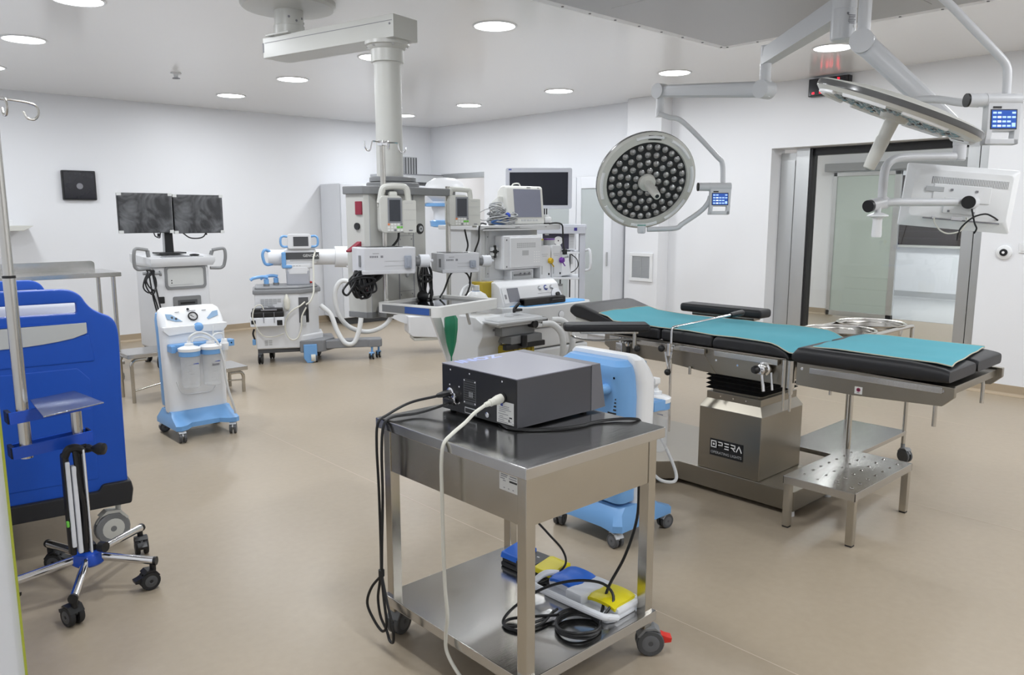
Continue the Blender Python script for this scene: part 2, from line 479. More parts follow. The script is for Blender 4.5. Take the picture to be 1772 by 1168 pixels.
# ---- glazed sliding door in the far wall
b = B(ALU)
b.box(XW + 0.210, XW + 0.290, 4.17, 4.36, 0, 2.22, .004)
b.box(XW + 0.170, XW + 0.310, 4.02, 4.17, 0, 2.26, .006)
b.box(XW + 0.195, XW + 0.285, 4.19, 4.345, .08, 2.14, .004)
b.box(XW + 0.170, XW + 0.310, 2.42, 2.52, 0, 2.26, .006)
b.box(XW + 0.150, XW + 0.330, 2.30, 2.41, 0, 2.26, .006)
b.use(BLACK); b.box(XW + 0.180, XW + 0.300, 3.995, 4.02, 0, 2.25); b.box(XW + 0.190, XW + 0.290, 2.405, 2.422, 0, 2.25)
b.box(XW + 0.210, XW + 0.290, 2.52, 4.0, 2.18, 2.255)
fr = struct(b.build('door_1'))
b = B(GLASS); b.box(XW + 0.235, XW + 0.245, 2.52, 4.0, .02, 2.18); o = b.build('glass_pane', fr); o['label'] = 'clear glass pane of the sliding door'

# ---- rooms seen through the glass
CX1 = 12.0
b = B(WALL)
b.box(CX1, CX1 + .2, 5.55, 11.5, 0, 2.9); b.box(CX1, CX1 + .2, 1.2, 3.2, 0, 2.9)
b.box(CX1, CX1 + .2, 3.2, 5.55, 2.20, 2.9)
struct(b.build('wall_corridor'))
b = B(WALL); b.box(XW + .28, 16.2, 11.5, 11.6, 0, 2.9); b.box(XW + .28, 16.2, -1.3, -1.2, 0, 2.9); b.box(CX1 + .2, 15.8, 6.9, 7.0, 0, 2.9); b.box(CX1 + .2, 15.8, 1.2, 1.3, 0, 2.9)
struct(b.build('wall_corridor_ends'))
b = B(CEIL); b.box(XW + .28, 16.2, -1.3, 11.6, 2.9, 3.0); struct(b.build('ceiling_corridor'))
b = B(WALL)
b.box(15.6, 15.8, 1.2, 7.0, 0, 1.0); b.box(15.6, 15.8, 1.2, 7.0, 2.3, 2.9)
b.box(15.6, 15.8, 6.25, 7.0, 1.0, 2.3); b.box(15.6, 15.8, 1.2, 2.2, 1.0, 2.3)
struct(b.build('wall_beyond'))
b = B(BLIND)
for k in range(10): b.box(15.64 + .012 * (k % 2), 15.70, 2.2, 6.25, 1.0 + k * .13, 1.0 + k * .13 + .128)
w = struct(b.build('window_1'))
b = B(PEND); b.box(15.50, 15.64, 2.15, 6.3, .955, 1.0, .01); b.build('window_sill', w)
b = B(LGREY); b.box(CX1 + .25, 15.59, 1.3, 6.9, .0, .003); struct(b.build('floor_beyond'))
b = B(LGREY); cove(b, (15.6, 7, 0), (15.6, 1.3, 0), (-1, 0, 0), .13); struct(b.build('baseboard_beyond'))
b = B(COVE); cove(b, (CX1, 11.5, 0), (CX1, 5.55, 0), (-1, 0, 0), .10); struct(b.build('baseboard_corridor'))
b = B(mat('rail_grey', (.30, .31, .32), .4)); b.box(CX1 - .16, CX1 - .01, 2.7, 5.76, 2.215, 2.335, .01); struct(b.build('trim_4'))
b = B(ALU)
fy0, fy1 = 4.62, 5.62
b.box(CX1 - .13, CX1 - .08, fy0, fy0 + .09, .02, 2.20, .005); b.box(CX1 - .13, CX1 - .08, fy1 - .06, fy1, .02, 2.20, .005)
b.box(CX1 - .13, CX1 - .08, fy0, fy1, 2.14, 2.20, .005); b.box(CX1 - .13, CX1 - .08, fy0, fy1, .02, .10, .005)
d2 = struct(b.build('door_2'))
b = B(FROST); b.box(CX1 - .115, CX1 - .095, fy0 + .08, fy1 - .05, .09, 2.15); b.build('frosted_pane', d2)
# ---- plain doorway in the far corner and what stands behind it
b = B(ALU); b.box(XW - .01, XW + .10, 9.02, 10.05, 2.12, 2.20, .004); struct(b.build('door_3'))

# ------------------------------------------------------------------ recessed ceiling lamps
def downlight(x, y, label):
    t = thing('recessed_downlight', label, 'ceiling light', (x, y, CZ), group='recessed round ceiling downlights')
    b = B(WHITE); b.lathe([(.150, 0), (.165, 0), (.165, -.005), (.158, -.009), (.148, -.007), (.145, 0)], (x, y, CZ), (0, 0, 1), 36)
    b.build('rim', t)
    b = B(GLOW); b.lathe([(.001, -.004), (.146, -.004), (.146, -.001), (.001, -.001)], (x, y, CZ), (0, 0, 1), 36)
    b.build('diffuser', t)
    ld = bpy.data.lights.new('downlight_lamp', 'AREA'); ld.shape = 'DISK'; ld.size = .29; ld.energy = LAMP_POWER * (1.15 if x < 2 else .88 if x > 6 else 1.06); ld.color = (.93, .965, 1)
    lo = bpy.data.objects.new('downlight_lamp', ld); COL.objects.link(lo); lo.location = (0, 0, -.012); lo.parent = t
    return t
far = 'round ceiling downlight, far row by the glass door, '
mid = 'round ceiling downlight, middle row, '
lef = 'round ceiling downlight, left foreground row, '
downlight(6.49, 9.26, far + 'half hidden behind the grey ceiling column')
downlight(6.49, 7.84, far + 'just right of the grey ceiling column')
downlight(6.49, 6.27, far + 'third one right of the column')
downlight(6.49, 4.72, far + 'above the elbow of a lamp arm')
downlight(6.49, 3.15, far + 'directly above the red digital clock')
downlight(6.49, 1.58, far + 'cut by the right picture edge')
downlight(3.95, 9.07, mid + 'farthest, nearest the left wall')
downlight(3.95, 7.57, mid + 'beside the left end of the ceiling arm')
downlight(3.95, 6.03, mid + 'behind the top of the grey ceiling column')
downlight(3.95, 4.47, mid + 'large and near, left of the grey air panel')
downlight(1.53, 8.87, lef + 'cut by the left picture edge')
downlight(1.53, 7.30, lef + 'large one in the upper left')
downlight(1.53, 5.75, lef + 'cut by the top picture edge')
for x, y in ((1.53, 4.2), (1.53, 2.65), (1.53, 1.1), (6.49, 0.0), (3.95, -.2), (6.49, -1.55), (3.95, -1.75), (5.2, -.2), (5.2, -1.75), (2.6, -1.0), (-1.1, 1.0), (-1.1, -.6)):  # unseen lamps, several added only to brighten the right foreground and the doorway
    downlight(x, y, 'round ceiling downlight outside the picture, added to light the room')
for x, y in ((9.9, 4.3), (8.9, 10.2), (9.9, 7.6), (9.9, 2.2), (13.8, 4.4), (13.8, 3.2)):
    t = thing('corridor_light', 'flat white ceiling light in the corridor beyond the glass door', 'ceiling light', (x, y, 2.9), group='corridor ceiling lights')
    b = B(GLOW); b.box(x - .3, x + .3, y - .3, y + .3, 2.888, 2.899); b.build('diffuser', t)
    ld = bpy.data.lights.new('corridor_lamp', 'AREA'); ld.size = .6; ld.energy = LAMP_POWER * (1.6 if x < 12 else 2.6)
    lo = bpy.data.objects.new('corridor_lamp', ld); COL.objects.link(lo); lo.location = (0, 0, -.03); lo.parent = t

# ------------------------------------------------------------------ things on the walls and ceiling
t = thing('sprinkler_head', 'small white sprinkler disc on the ceiling left of the ceiling arm', 'sprinkler', (2.945, 8.0, CZ))
b = B(WHITE); b.lathe([(.05, 0), (.05, -.012), (.02, -.02), (.018, -.05), (.001, -.05)], (2.945, 8.0, CZ)); b.build('body', t)
b = B(INKG); b.lathe([(.001, -.05), (.035, -.05), (.035, -.056), (.001, -.056)], (2.945, 8.0, CZ)); b.build('deflector', t)

t = thing('wall_panel', 'square glossy black glass panel on the left wall', 'wall panel', (2.59, YW, 1.74))
b = B(BLACK); b.box(2.41, 2.77, YW - .05, YW, 1.74, 2.08, .01); b.build('frame', t)
b = B(SCREEN); b.box(2.425, 2.755, YW - .056, YW - .048, 1.755, 2.065, .003); b.use(INKG); b.lathe([(.03, 0), (.035, 0), (.035, .002), (.03, .002)], (2.59, YW - .057, 1.90), (0, -1, 0)); b.build('glass', t)

t = thing('wall_shelf', 'cream shelf end jutting from the left wall behind the steel pole', 'shelf', (1.4, YW, 1.39))
b = B(CREAM); b.prism([(.3, 1.395), (1.93, 1.395), (2.03, 1.45), (.3, 1.45)], 'y', YW - .32, YW, .004); b.build('board', t)
t = thing('small_carton', 'small blue and white carton lying on the cream wall shelf', 'box', (1.82, YW - .12, 1.45))
b = B(WHITE); b.box(1.68, 1.85, YW - .22, YW - .10, 1.45, 1.51, .004); b.use(INKB); b.box(1.68, 1.79, YW - .2215, YW - .0985, 1.458, 1.50); tagc = b.build('body', t)

t = thing('digital_clock', 'black wall clock with red digits under the ceiling', 'clock', (XW, 3.75, 2.74))
b = B(BLACK); b.box(XW - .07, XW, 3.545, 3.955, 2.735, 2.905, .006); b.build('case', t)
b = B(SCREEN); b.box(XW - .073, XW - .069, 3.555, 3.945, 2.745, 2.895); b.build('face', t)
b = B(REDLED); b.text('1:50 2', .085, faceW(XW - .0742, 3.75, 2.825), sx=.95); b.text('02', .028, faceW(XW - .0742, 3.90, 2.765)); b.text('12', .028, faceW(XW - .0742, 3.83, 2.765)); b.text('22', .028, faceW(XW - .0742, 3.65, 2.88)); b.build('digits', t)

t = thing('air_grille', 'white framed square air grille low on the white pillar wall', 'grille', (7.55, 5.89, .78))
b = B(WHITE)
def grille(b, X, y0, y1, z0, z1, fw, n, slat):
    for a in ((y0, y1, z0, z0 + fw), (y0, y1, z1 - fw, z1), (y0, y0 + fw, z0 + fw, z1 - fw), (y1 - fw, y1, z0 + fw, z1 - fw)):
        b.box(X - .02, X, *a, .003)
    b.use(slat)
    for k in range(n):
        z = z0 + fw + (k + .5) * (z1 - z0 - 2 * fw) / n
        b.prism([(X - .014, z - .005), (X - .003, z + .006), (X - .001, z + .006), (X - .012, z - .005)], 'y', y0 + fw, y1 - fw)
    b.box(X - .016, X - .002, (y0 + y1) / 2 - .003, (y0 + y1) / 2 + .003, z0 + fw, z1 - fw)
grille(b, 7.55, 5.715, 6.06, .775, 1.115, .04, 18, LGREY)
b.build('frame', t)

t = thing('exhaust_grille', 'tall narrow grey slotted grille high in the far left corner', 'grille', (7.3, YW, 2.15))
b = B(LGREY); b.box(7.20, 7.46, YW - .02, YW, 2.16, 2.46, .002)
b.use(DGREY)
for k in range(5): b.box(7.235 + k * .05, 7.252 + k * .05, YW - .023, YW - .018, 2.17, 2.45)
b.use(INKG)
for k in range(14): b.box(7.205, 7.225, YW - .023, YW - .018, 2.17 + k * .02, 2.18 + k * .02)
b.build('frame', t)

t = thing('door_sensor', 'small round white touchless door switch right of the glass door', 'switch', (XW, 2.11, 1.25))
b = B(WHITE); b.lathe([(.062, 0), (.06, .016), (.045, .024), (.001, .026)], (XW, 2.11, 1.25), (-1, 0, 0)); b.build('cover', t)
b = B(BLACK); b.lathe([(.032, .02), (.03, .034), (.001, .036)], (XW, 2.11, 1.25), (-1, 0, 0)); b.use(INKW); b.lathe([(.011, .03), (.011, .0375), (.001, .0375)], (XW, 2.11, 1.25), (-1, 0, 0)); b.build('eye', t)
t = thing('wall_switch', 'white square switch plate cut by the right picture edge', 'switch', (XW, 1.97, 1.24))
b = B(WHITE); b.box(XW - .012, XW, 1.92, 2.0, 1.25, 1.335, .003); b.box(XW - .016, XW - .01, 1.935, 1.985, 1.265, 1.32, .002); b.build('plate', t)

# white sliding-door rail and tall cupboard along the left wall behind the pendant
t = thing('tall_cupboard', 'tall white two-door cupboard by the left wall behind the ceiling pendant', 'cupboard', (6.5, 9.9, 0))
b = B(WHITE2); b.box(5.74, 7.6, 9.78, YW - .02, .10, 2.0, .004); b.use(DGREY); b.box(5.8, 7.55, 9.84, 10.28, .0, .10); b.build('body', t)
for k in range(2):
    x0 = 5.745 + k * .93
    b = B(WHITE2); b.box(x0, x0 + .92, 9.755, 9.778, .11, 1.99, .004); dd = b.build('door', t)
    b = B(LGREY); xx = x0 + (.30 if k == 0 else .07); b.box(xx, xx + .012, 9.735, 9.756, .9, 1.15, .003); b.build('handle', dd)
b = B(LGREY); b.box(6.6, 7.74, 10.0, YW - .001, 2.06, 2.17, .005); b.use(INKG); b.box(6.6, 7.74, 9.995, 10.03, 2.17, 2.182)
o = b.build('trim_5'); struct(o)

# ------------------------------------------------------------------ stainless trolley in the foreground
CX_0, CX_1, CY_0, CY_1 = 1.505, 2.175, 1.572, 2.366
t = thing('steel_trolley', 'stainless steel trolley with deep apron and lower shelf in the foreground', 'trolley', (1.84, 1.97, 0))
b = B(STEELT); b.box(CX_0, CX_1, CY_0, CY_1, .812, .85, .004); b.build('tabletop', t)
b = B(STEELW)
b.box(CX_0 + .024, CX_0 + .027, CY_0 + .03, CY_1 - .03, .655, .811); b.box(CX_1 - .027, CX_1 - .024, CY_0 + .03, CY_1 - .03, .655, .811)
b.box(CX_0 + .03, CX_1 - .03, CY_0 + .024, CY_0 + .027, .655, .811); b.box(CX_0 + .03, CX_1 - .03, CY_1 - .027, CY_1 - .024, .655, .811)
b.build('apron', t)
b = B(PAPER); M = faceW(CX_0 + .0235, 1.672, .777); b.plate(M, .085, .058, .0008)
b.use(INKG)
for i, (w, y, x) in enumerate(((.03, .021, -.02), (.028, .015, -.022), (.03, .02, .02), (.034, .013, .018), (.02, .008, -.028), (.012, .002, -.02), (.006, -.02, -.02), (.006, -.02, 0), (.006, -.02, .02))): b.plate(M @ Matrix.Translation((0, 0, .0006)), w, .003, .0005, (x, y))
b.use(INK); b.plate(M @ Matrix.Translation((0, 0, .0006)), .034, .006, .0006, (.02, .004))
b.build('rating_label', t)
for x in (CX_0 + .02, CX_1 - .06):
    for y in (CY_0 + .02, CY_1 - .06):
        b = B(STEELW); b.box(x, x + .04, y, y + .04, .105, .812, .003); b.build('leg', t)
b = B(STEELT); b.box(CX_0 + .008, CX_1 - .008, CY_0 + .008, CY_1 - .008, .130, .168, .004); b.build('shelf', t)
for x, y, rz, lk in ((CX_0 + .04, CY_0 + .04, 30, None), (CX_1 - .04, CY_0 + .04, -150, REDB), (CX_0 + .04, CY_1 - .04, 200, None), (CX_1 - .04, CY_1 - .04, 100, None)):
    caster(t, x, y, .135, .05, .026, 137 if lk else rz, MGREY, DGREY, None, lk)

# ---- charcoal equipment case on the trolley
bx0, bx1, by0, by1, bz0, bz1 = 1.752, 2.13, 1.878, 2.288, .858, 1.03
t = thing('equipment_case', 'charcoal electronic unit with rear sockets standing on the steel trolley', 'medical device', ((bx0 + bx1) / 2, 2.08, .85))
b = B(BOXGREY); b.box(bx0 + .003, bx1, by0, by1, bz0, bz1 - .001, .002)
b.build('housing', t)
b = B(BOXTOP); b.box(bx0, bx1, by0 - .001, by1 + .001, bz1 - .003, bz1 + .001, .0012)
b.use(mat('printed_pale_blue', (.36, .43, .78), .35))
b.text('INOZ', .072, frame(((bx0 + .145), by1 - .040, bz1 + .0012), (1, 0, 0), (0, 1, 0)), .0003, sx=1.15, bold=.0016)
b.build('lid', t)
b = B(LGREY); b.use(mat('front_bezel_grey', (.13, .13, .145), .42))
b.loft([[(bx1, by0 - .002, bz0), (bx1, by1 + .002, bz0), (bx1, by1 + .002, bz1 + .001), (bx1, by0 - .002, bz1 + .001)],
        [(bx1 + .078, by0 - .002, bz0 + .004), (bx1 + .078, by1 + .002, bz0 + .004), (bx1 + .045, by1 + .002, bz1 + .001), (bx1 + .045, by0 - .002, bz1 + .001)]])
b.build('front_panel', t)
b = B(BLACK); b.box(bx0, bx0 + .0035, by0 + .002, by1 - .002, bz0 + .002, bz1 - .004, .001)
def rear(y, z): return faceW(bx0, y, z)
b.use(CHROME)
for y, z in ((2.235, 1.012), (2.125, 1.012), (2.005 - .055, 1.012), (1.895, .875), (2.27, .875), (2.155, .985), (2.095, .985), (2.155, .905), (2.095, .905), (2.00, .937 - .01), (2.24, .955), (2.185, .955), (2.185, .895)):
    b.lathe([(.0036, 0), (.0034, .0015), (.0015, .0025), (.0005, .0025)], (bx0, y, z), (-1, 0, 0), 10)
b.use(RUBBER)
for k in range(10):
    b.plate(rear(2.125, .988 - k * .0085) , .062, .0045, .0012)
b.use(DGREY); b.plate(rear(2.125, .945), .070, .092, .0004)
b.use(LGREY)
for i in range(3):
    for j in range(3): b.plate(rear(2.116 + i * .008 - .006, .944 - j * .007), .003, .0052, .0018)
b.build('rear_panel', t)
b = B(PAPER); M = rear(1.934, .905); b.plate(M, .086, .077, .0012)
b.use(INKG); M2 = M @ Matrix.Translation((0, 0, .001))
for w, y, x in ((.03, .03, -.02), (.04, .022, 0), (.05, .016, -.005), (.06, .01, 0), (.035, .003, -.015), (.05, -.006, -.01), (.02, -.014, -.02), (.045, -.02, -.01), (.03, -.027, -.02), (.012, -.028, .025), (.05, -.034, -.01)): b.plate(M2, w, .0022, .0005, (x, y))
b.use(INKB); b.plate(M2, .012, .012, .0006, (-.018, .028)); b.use(INK); b.plate(M2, .014, .005, .0006, (.028, -.014)); b.plate(M2, .006, .009, .0006, (.02, -.025))
b.build('rating_label', t)
b = B(LGREY); M = rear(2.12, .876); b.plate(M, .066, .022, .0012); b.use(INK); b.plate(M @ Matrix.Translation((0, 0, .0006)), .06, .016, .0012); b.build('serial_plate', t)
b = B(CHROME); b.lathe([(.02, 0), (.02, .004), (.014, .006), (.013, .014), (.001, .014)], (bx0, 2.235, .925), (-1, 0, 0), 20); b.build('rear_socket', t)
b = B(CHROME); b.lathe([(.013, 0), (.013, .012), (.009, .013), (.001, .013)], (bx0, 2.205, .918), (-1, 0, 0), 18); b.build('rear_socket', t)
b = B(CHROME); b.tube([(bx0, 2.197, .925), (bx0 - .018, 2.19, .925), (bx0 - .02, 2.187, .90), (bx0, 2.187, .888)], .003, 8, 4); b.build('socket_guard', t)
b = B(CHROME); b.lathe([(.010, 0), (.010, .008), (.006, .009), (.001, .009)], (bx0, 2.022, .882), (-1, 0, 0), 16); b.build('ground_stud', t)
b = B(BLACK); b.box(bx0 - .018, bx0, 2.20, 2.262, .882, .905, .006); b.build('power_inlet', t)
b = B(BLACK); b.lathe([(.018, 0), (.018, .004), (.001, .004)], (bx0, 1.947, .955), (-1, 0, 0)); b.build('cable_inlet', t)
for x, y in ((bx0 + .03, by0 + .03), (bx0 + .03, by1 - .03), (bx1 - .01, by0 + .03), (bx1 - .01, by1 - .03)):
    b = B(RUBBER); b.cyl((x, y, .85), (x, y, .864), .012); b.build('foot', t)

# ---- cables of the case
b = B(WCABLE)
pl = Vector((bx0, 1.950, .955))
b.lathe([(.016, .002), (.0165, .02), (.014, .034), (.0125, .036), (.0128, .052), (.010, .054), (.0085, .072), (.006, .074)], pl, (-.9, .12, -.20), 18)
pe = pl + Vector((-.9, .12, -.20)).normalized() * .07
pts = [pe, pe + Vector((-.05, .0, -.02)), (1.60, 1.965, .893), (1.535, 1.955, .868), (1.498, 1.952, .842), (1.486, 1.950, .78), (1.485, 1.948, .66), (1.484, 1.944, .5), (1.484, 1.938, .36), (1.485, 1.928, .26), (1.490, 1.945, .18), (1.490, 1.94, .12), (1.487, 1.88, .075), (1.487, 1.82, .055), (1.50, 1.76, .045)]
b.tube(pts, .0062, 10, 8)
tag(b.build('power_cable'), 'ivory mains cable hanging from the charcoal unit over the trolley edge', 'cable')
b = B(CABLE)
p0 = Vector((bx0 - .012, 2.237, .923))
b.lathe([(.012, 0), (.0125, .02), (.008, .045), (.0045, .05)], (bx0 - .01, 2.235, .925), (-.9, .3, -.12), 16)
q0 = p0 + Vector((-.9, .3, -.12)).normalized() * .045
q1 = Vector((bx0 - .02, 2.225, .888))
A = [q0, (1.62, 2.31, .895), (1.53, 2.325, .862), (1.488, 2.322, .84), (1.477, 2.318, .76), (1.478, 2.313, .60), (1.475, 2.306, .40), (1.472, 2.303, .285)]
Bp = [q1, (1.63, 2.27, .862), (1.53, 2.292, .860), (1.490, 2.290, .835), (1.476, 2.285, .74), (1.480, 2.292, .58), (1.474, 2.296, .40), (1.470, 2.296, .285)]
loop1 = [(1.472, 2.30, .275), (1.455, 2.345, .215), (1.45, 2.37, .145), (1.455, 2.335, .09), (1.458, 2.285, .065), (1.462, 2.262, .10), (1.468, 2.285, .19), (1.470, 2.30, .28)]
loop2 = [(1.472, 2.30, .275), (1.46, 2.255, .20), (1.45, 2.205, .12), (1.452, 2.205, .06), (1.456, 2.235, .05), (1.462, 2.262, .075), (1.468, 2.31, .11), (1.472, 2.33, .17), (1.470, 2.315, .23), (1.471, 2.30, .285)]
b.tube(A + loop1, .0052, 8, 6)
b.tube(Bp + loop2, .0052, 8, 6)
b.use(RUBBER); b.lathe([(.011, -.012), (.011, .012)], (1.471, 2.300, .283), (0, 0, 1), 14)
tag(b.build('device_cable'), 'pair of black cables hanging in loops at the trolley left corner', 'cable')
b = B(CABLE)
b.tube([(1.795, 2.02, .862), (1.755, 1.945, .857), (1.752, 1.90, .856), (1.78, 1.86, .856), (1.86, 1.80, .856), (1.95, 1.768, .856), (2.03, 1.765, .856), (2.10, 1.74, .857), (2.150, 1.70, .858), (2.180, 1.688, .846), (2.184, 1.688, .80), (2.186, 1.69, .62), (2.18, 1.69, .48), (2.13, 1.70, .35), (2.06, 1.71, .26), (2.02, 1.70, .22), (1.98, 1.68, .19), (1.96, 1.68, .178)], .0055, 8, 6)
# coil lying on the lower shelf
def coil(cx, cy, z, r, turns, n=14, ph=0, jit=.02):
    out = []
    for i in range(int(n * turns)):
        a = ph + 2 * PI * i / n; rr = r + jit * math.sin(i * .45)
        out.append((cx + rr * math.cos(a), cy + rr * math.sin(a) * .95, z + .008 * (i // n) + .003 * math.sin(i * 1.3)))
    return out
b.tube([(1.96, 1.68, .178)] + coil(1.875, 1.67, .176, .078, 3.3, ph=.6) + [(1.85, 1.77, .19), (1.78, 1.82, .19), (1.72, 1.88, .178), (1.68, 1.86, .176), (1.70, 1.80, .176), (1.78, 1.78, .18), (1.86, 1.80, .19)], .0052, 8, 4)
b.tube([(1.94, 1.655, .18), (2.02, 1.66, .23), (2.03, 1.72, .265), (1.96, 1.80, .27), (1.86, 1.86, .25), (1.76, 1.90, .20), (1.69, 1.88, .178), (1.70, 1.83, .178), (1.80, 1.80, .178), (1.88, 1.80, .19)], .0052, 8, 6)
tag(b.build('pedal_cable'), 'black cable running over the tabletop edge to a coil on the lower shelf', 'cable')

# ---- foot pedals on the lower shelf
def pedal(b, M, w, d, m, h=.012):
    old = b.M; b.M = M; b.use(m)
    rows = []
    for j in range(7):
        v = j / 6
        rows.append([Vector((-w / 2 + w * i / 6, -d / 2 + d * v, .006 * math.cos((i / 6 - .5) * PI) - (.006 if j in (0, 6) else 0) - (.004 if i in (0, 6) else 0) + (.0035 if j < 3 else 0))) for i in range(7)])
    b.surf(rows, h); b.M = old
ax = Vector((.03, -1, 0)).normalized()                # long axis of the white twin pedal
t = thing('foot_switch', 'white twin foot switch with blue and yellow pedals on the lower shelf', 'foot pedal', (2.03, 1.80, .168))
Mo = frame((2.045, 1.79, .168), ax, (1, .03, 0))
b = B(WHITE2); b.M = Mo
b.prism([(-.165, -.075), (-.145, -.095), (.15, -.095), (.165, -.065), (.165, .05), (.15, .075), (-.15, .075), (-.165, .06)], 'z', 0, .022, .008)
b.box(-.168, -.012, -.05, .07, .018, .05, .01); b.box(.02, .168, -.05, .07, .018, .045, .01)
b.prism([(-.05, -.09), (.03, -.09), (.045, .08), (-.04, .08)], 'z', .015, .062, .012)
b.box(-.165, .165, .055, .08, .01, .055, .012)
b.build('base', t)
b = B(WHITE2); b.M = Mo; b.tube([(-.165, .05, .03), (-.18, -.04, .06), (-.18, -.10, .055), (-.16, -.135, .05), (.0, -.14, .05), (.15, -.135, .05), (.165, -.11, .04), (.17, -.06, .02)], .012, 10, 5); b.build('carry_bar', t)
b = B(PBLUE); pedal(b, Mo @ Matrix.Translation((-.09, .005, .064)) @ Matrix.Rotation(R(5), 4, 'X'), .128, .125, PBLUE); b.build('pedal', t, 'blue pedal plate')
b = B(PYEL); pedal(b, Mo @ Matrix.Translation((.092, .005, .057)) @ Matrix.Rotation(R(5), 4, 'X'), .128, .125, PYEL); b.build('pedal', t, 'yellow pedal plate')
t = thing('foot_switch', 'black based foot switch with blue and yellow pedals at the shelf rear', 'foot pedal', (2.05, 2.10, .168))
Mo = frame((2.065, 2.105, .168), Vector((.06, -1, 0)), (1, .06, 0))
b = B(BLACK); b.M = Mo
b.box(-.132, .132, -.062, .062, 0, .02, .006); b.prism([(-.045, -.065), (.04, -.065), (.04, .065), (-.045, .065)], 'z', .012, .05, .006); b.box(-.13, -.045, -.055, .055, .015, .035, .004); b.box(.045, .13, -.055, .055, .015, .03, .004)
b.build('base', t)
b = B(INKW); b.plate(Mo @ Matrix.Translation((0, .02, .05)), .012, .006, .0008); b.build('maker_mark', t)
b = B(PBLUE); b.M = Mo; b.prism([(-.062, .035), (.062, .035), (.062, .062), (.04, .070), (-.055, .058)], 'x', -.135, -.045, .004); b.build('pedal', t, 'blue pedal block')
b = B(PYEL); b.M = Mo; b.prism([(-.062, .032), (.062, .032), (.062, .055), (.04, .062), (-.055, .050)], 'x', .042, .135, .004); b.build('pedal', t, 'yellow pedal block')
b = B(CABLE); b.tube([(2.03, 2.13, .215), (1.975, 2.10, .215), (1.95, 2.05, .19), (1.97, 1.99, .185), (2.03, 1.96, .21), (2.09, 1.96, .24), (2.11, 2.0, .28), (2.08, 2.05, .34), (2.03, 2.08, .42), (2.0, 2.085, .55), (1.99, 2.09, .70), (1.985, 2.09, .805)], .0045, 8, 6)
tag(b.build('pedal_cable'), 'thin black cable rising from the rear black foot switch under the tabletop', 'cable')

# ------------------------------------------------------------------ steel step stool by the operating table
t = thing('step_stool', 'low perforated steel step stool in front of the operating table', 'step stool', (3.93, 1.68, 0))
sx0, sx1, sy0, sy1, sz = 3.585, 4.27, 1.495, 1.862, .272
b = B(STEELT); b.box(sx0, sx1, sy0, sy1, sz - .004, sz, .0015)
b.box(sx0, sx0 + .003, sy0, sy1, sz - .04, sz - .003); b.box(sx1 - .003, sx1, sy0, sy1, sz - .04, sz - .003); b.box(sx0, sx1, sy0, sy0 + .003, sz - .04, sz - .003); b.box(sx0, sx1, sy1 - .003, sy1, sz - .04, sz - .003)
for i in range(7):
    for j in range(4):
        x = sx0 + .07 + i * .09 + (.03 if j % 2 else 0); y = sy0 + .05 + j * .085
        b.use(CHROME); b.lathe([(.0045, 0), (.0075, .0022), (.009, .0002)], (x, y, sz), (0, 0, 1), 12)
        b.use(BLACK); b.lathe([(.0045, .0004), (.001, .0004)], (x, y, sz), (0, 0, 1), 10)
b.build('tread', t)
for x in (sx0 + .003, sx1 - .038):
    for y in (sy0 + .003, sy1 - .038):
        b = B(STEELW); b.box(x, x + .035, y, y + .035, .008, sz - .005, .002); l = b.build('leg', t)
        b = B(RUBBER); b.box(x + .001, x + .034, y + .001, y + .034, 0, .012, .002); b.build('foot', l)

# ------------------------------------------------------------------ operating table
t = thing('operating_table', 'operating table with black cushions on a steel column', 'operating table', (3.97, 2.3, 0))
b = B(STEELC)
b.prism([(3.735, 1.875), (4.205, 1.875), (4.205, 2.60), (4.46, 2.82), (4.46, 3.32), (3.47, 3.32), (3.47, 2.82), (3.735, 2.60)], 'z', .03, .14, .006)
b.build('base', t)
for x, y in ((3.76, 1.90), (4.18, 1.90), (3.52, 3.26), (4.41, 3.26)):
    b = B(INKW); b.lathe([(.001, 0), (.02, 0), (.018, .032), (.001, .032)], (x, y, 0), (0, 0, 1), 14); b.build('foot', t)
b = B(STEELC)
b.box(3.745, 4.200, 2.085, 2.478, .139, .5, .008)
b.loft([[(3.745, 2.085, .498), (4.2, 2.085, .498), (4.2, 2.478, .498), (3.745, 2.478, .498)], [(3.775, 2.112, .545), (4.17, 2.112, .545), (4.17, 2.452, .545), (3.775, 2.452, .545)]])
b.box(3.775, 4.17, 2.112, 2.452, .544, .585, .003); b.box(3.80, 4.145, 2.135, 2.43, .58, .61, .004)
b.use(CHROME)
for y in (2.20, 2.28, 2.36): b.lathe([(.005, 0), (.004, .003), (.001, .003)], (3.775, y, .565), (-1, 0, 0), 8)
b.build('column', t)
b = B(BLACK); M = faceW(3.7445, 2.292, .275) @ Matrix.Diagonal((1.38, 1.38, 1, 1)); b.plate(M, .152, .070, .002)
b.use(INKW); M2 = M @ Matrix.Translation((0, 0, .002))
for lx, strokes in ((-.029, 'PLTRM'), (.0, 'PLTMB'), (.029, 'PLTRMd'), (.058, 'ab')):
    for q in strokes:
        if q == 'P' or q == 'L': b.plate(M2, .004, .026, .0006, (lx - .0105, .013))
        if q == 'T': b.plate(M2, .024, .004, .0006, (lx, .0245))
        if q == 'M': b.plate(M2, .024, .004, .0006, (lx, .0125))
        if q == 'B': b.plate(M2, .024, .004, .0006, (lx, .002))
        if q == 'R': b.plate(M2, .004, .014, .0006, (lx + .0105, .0185))
        if q in 'dab':
            x0, y0, x1, y1 = {'d': (0, .011, .011, 0), 'a': (-.012, 0, .0, .026), 'b': (0, .026, .012, 0)}[q]
            b.M = M2; b.bar((lx + x0, y0, .0003), (lx + x1, y1, .0003), .004, .0006); b.M = Matrix()
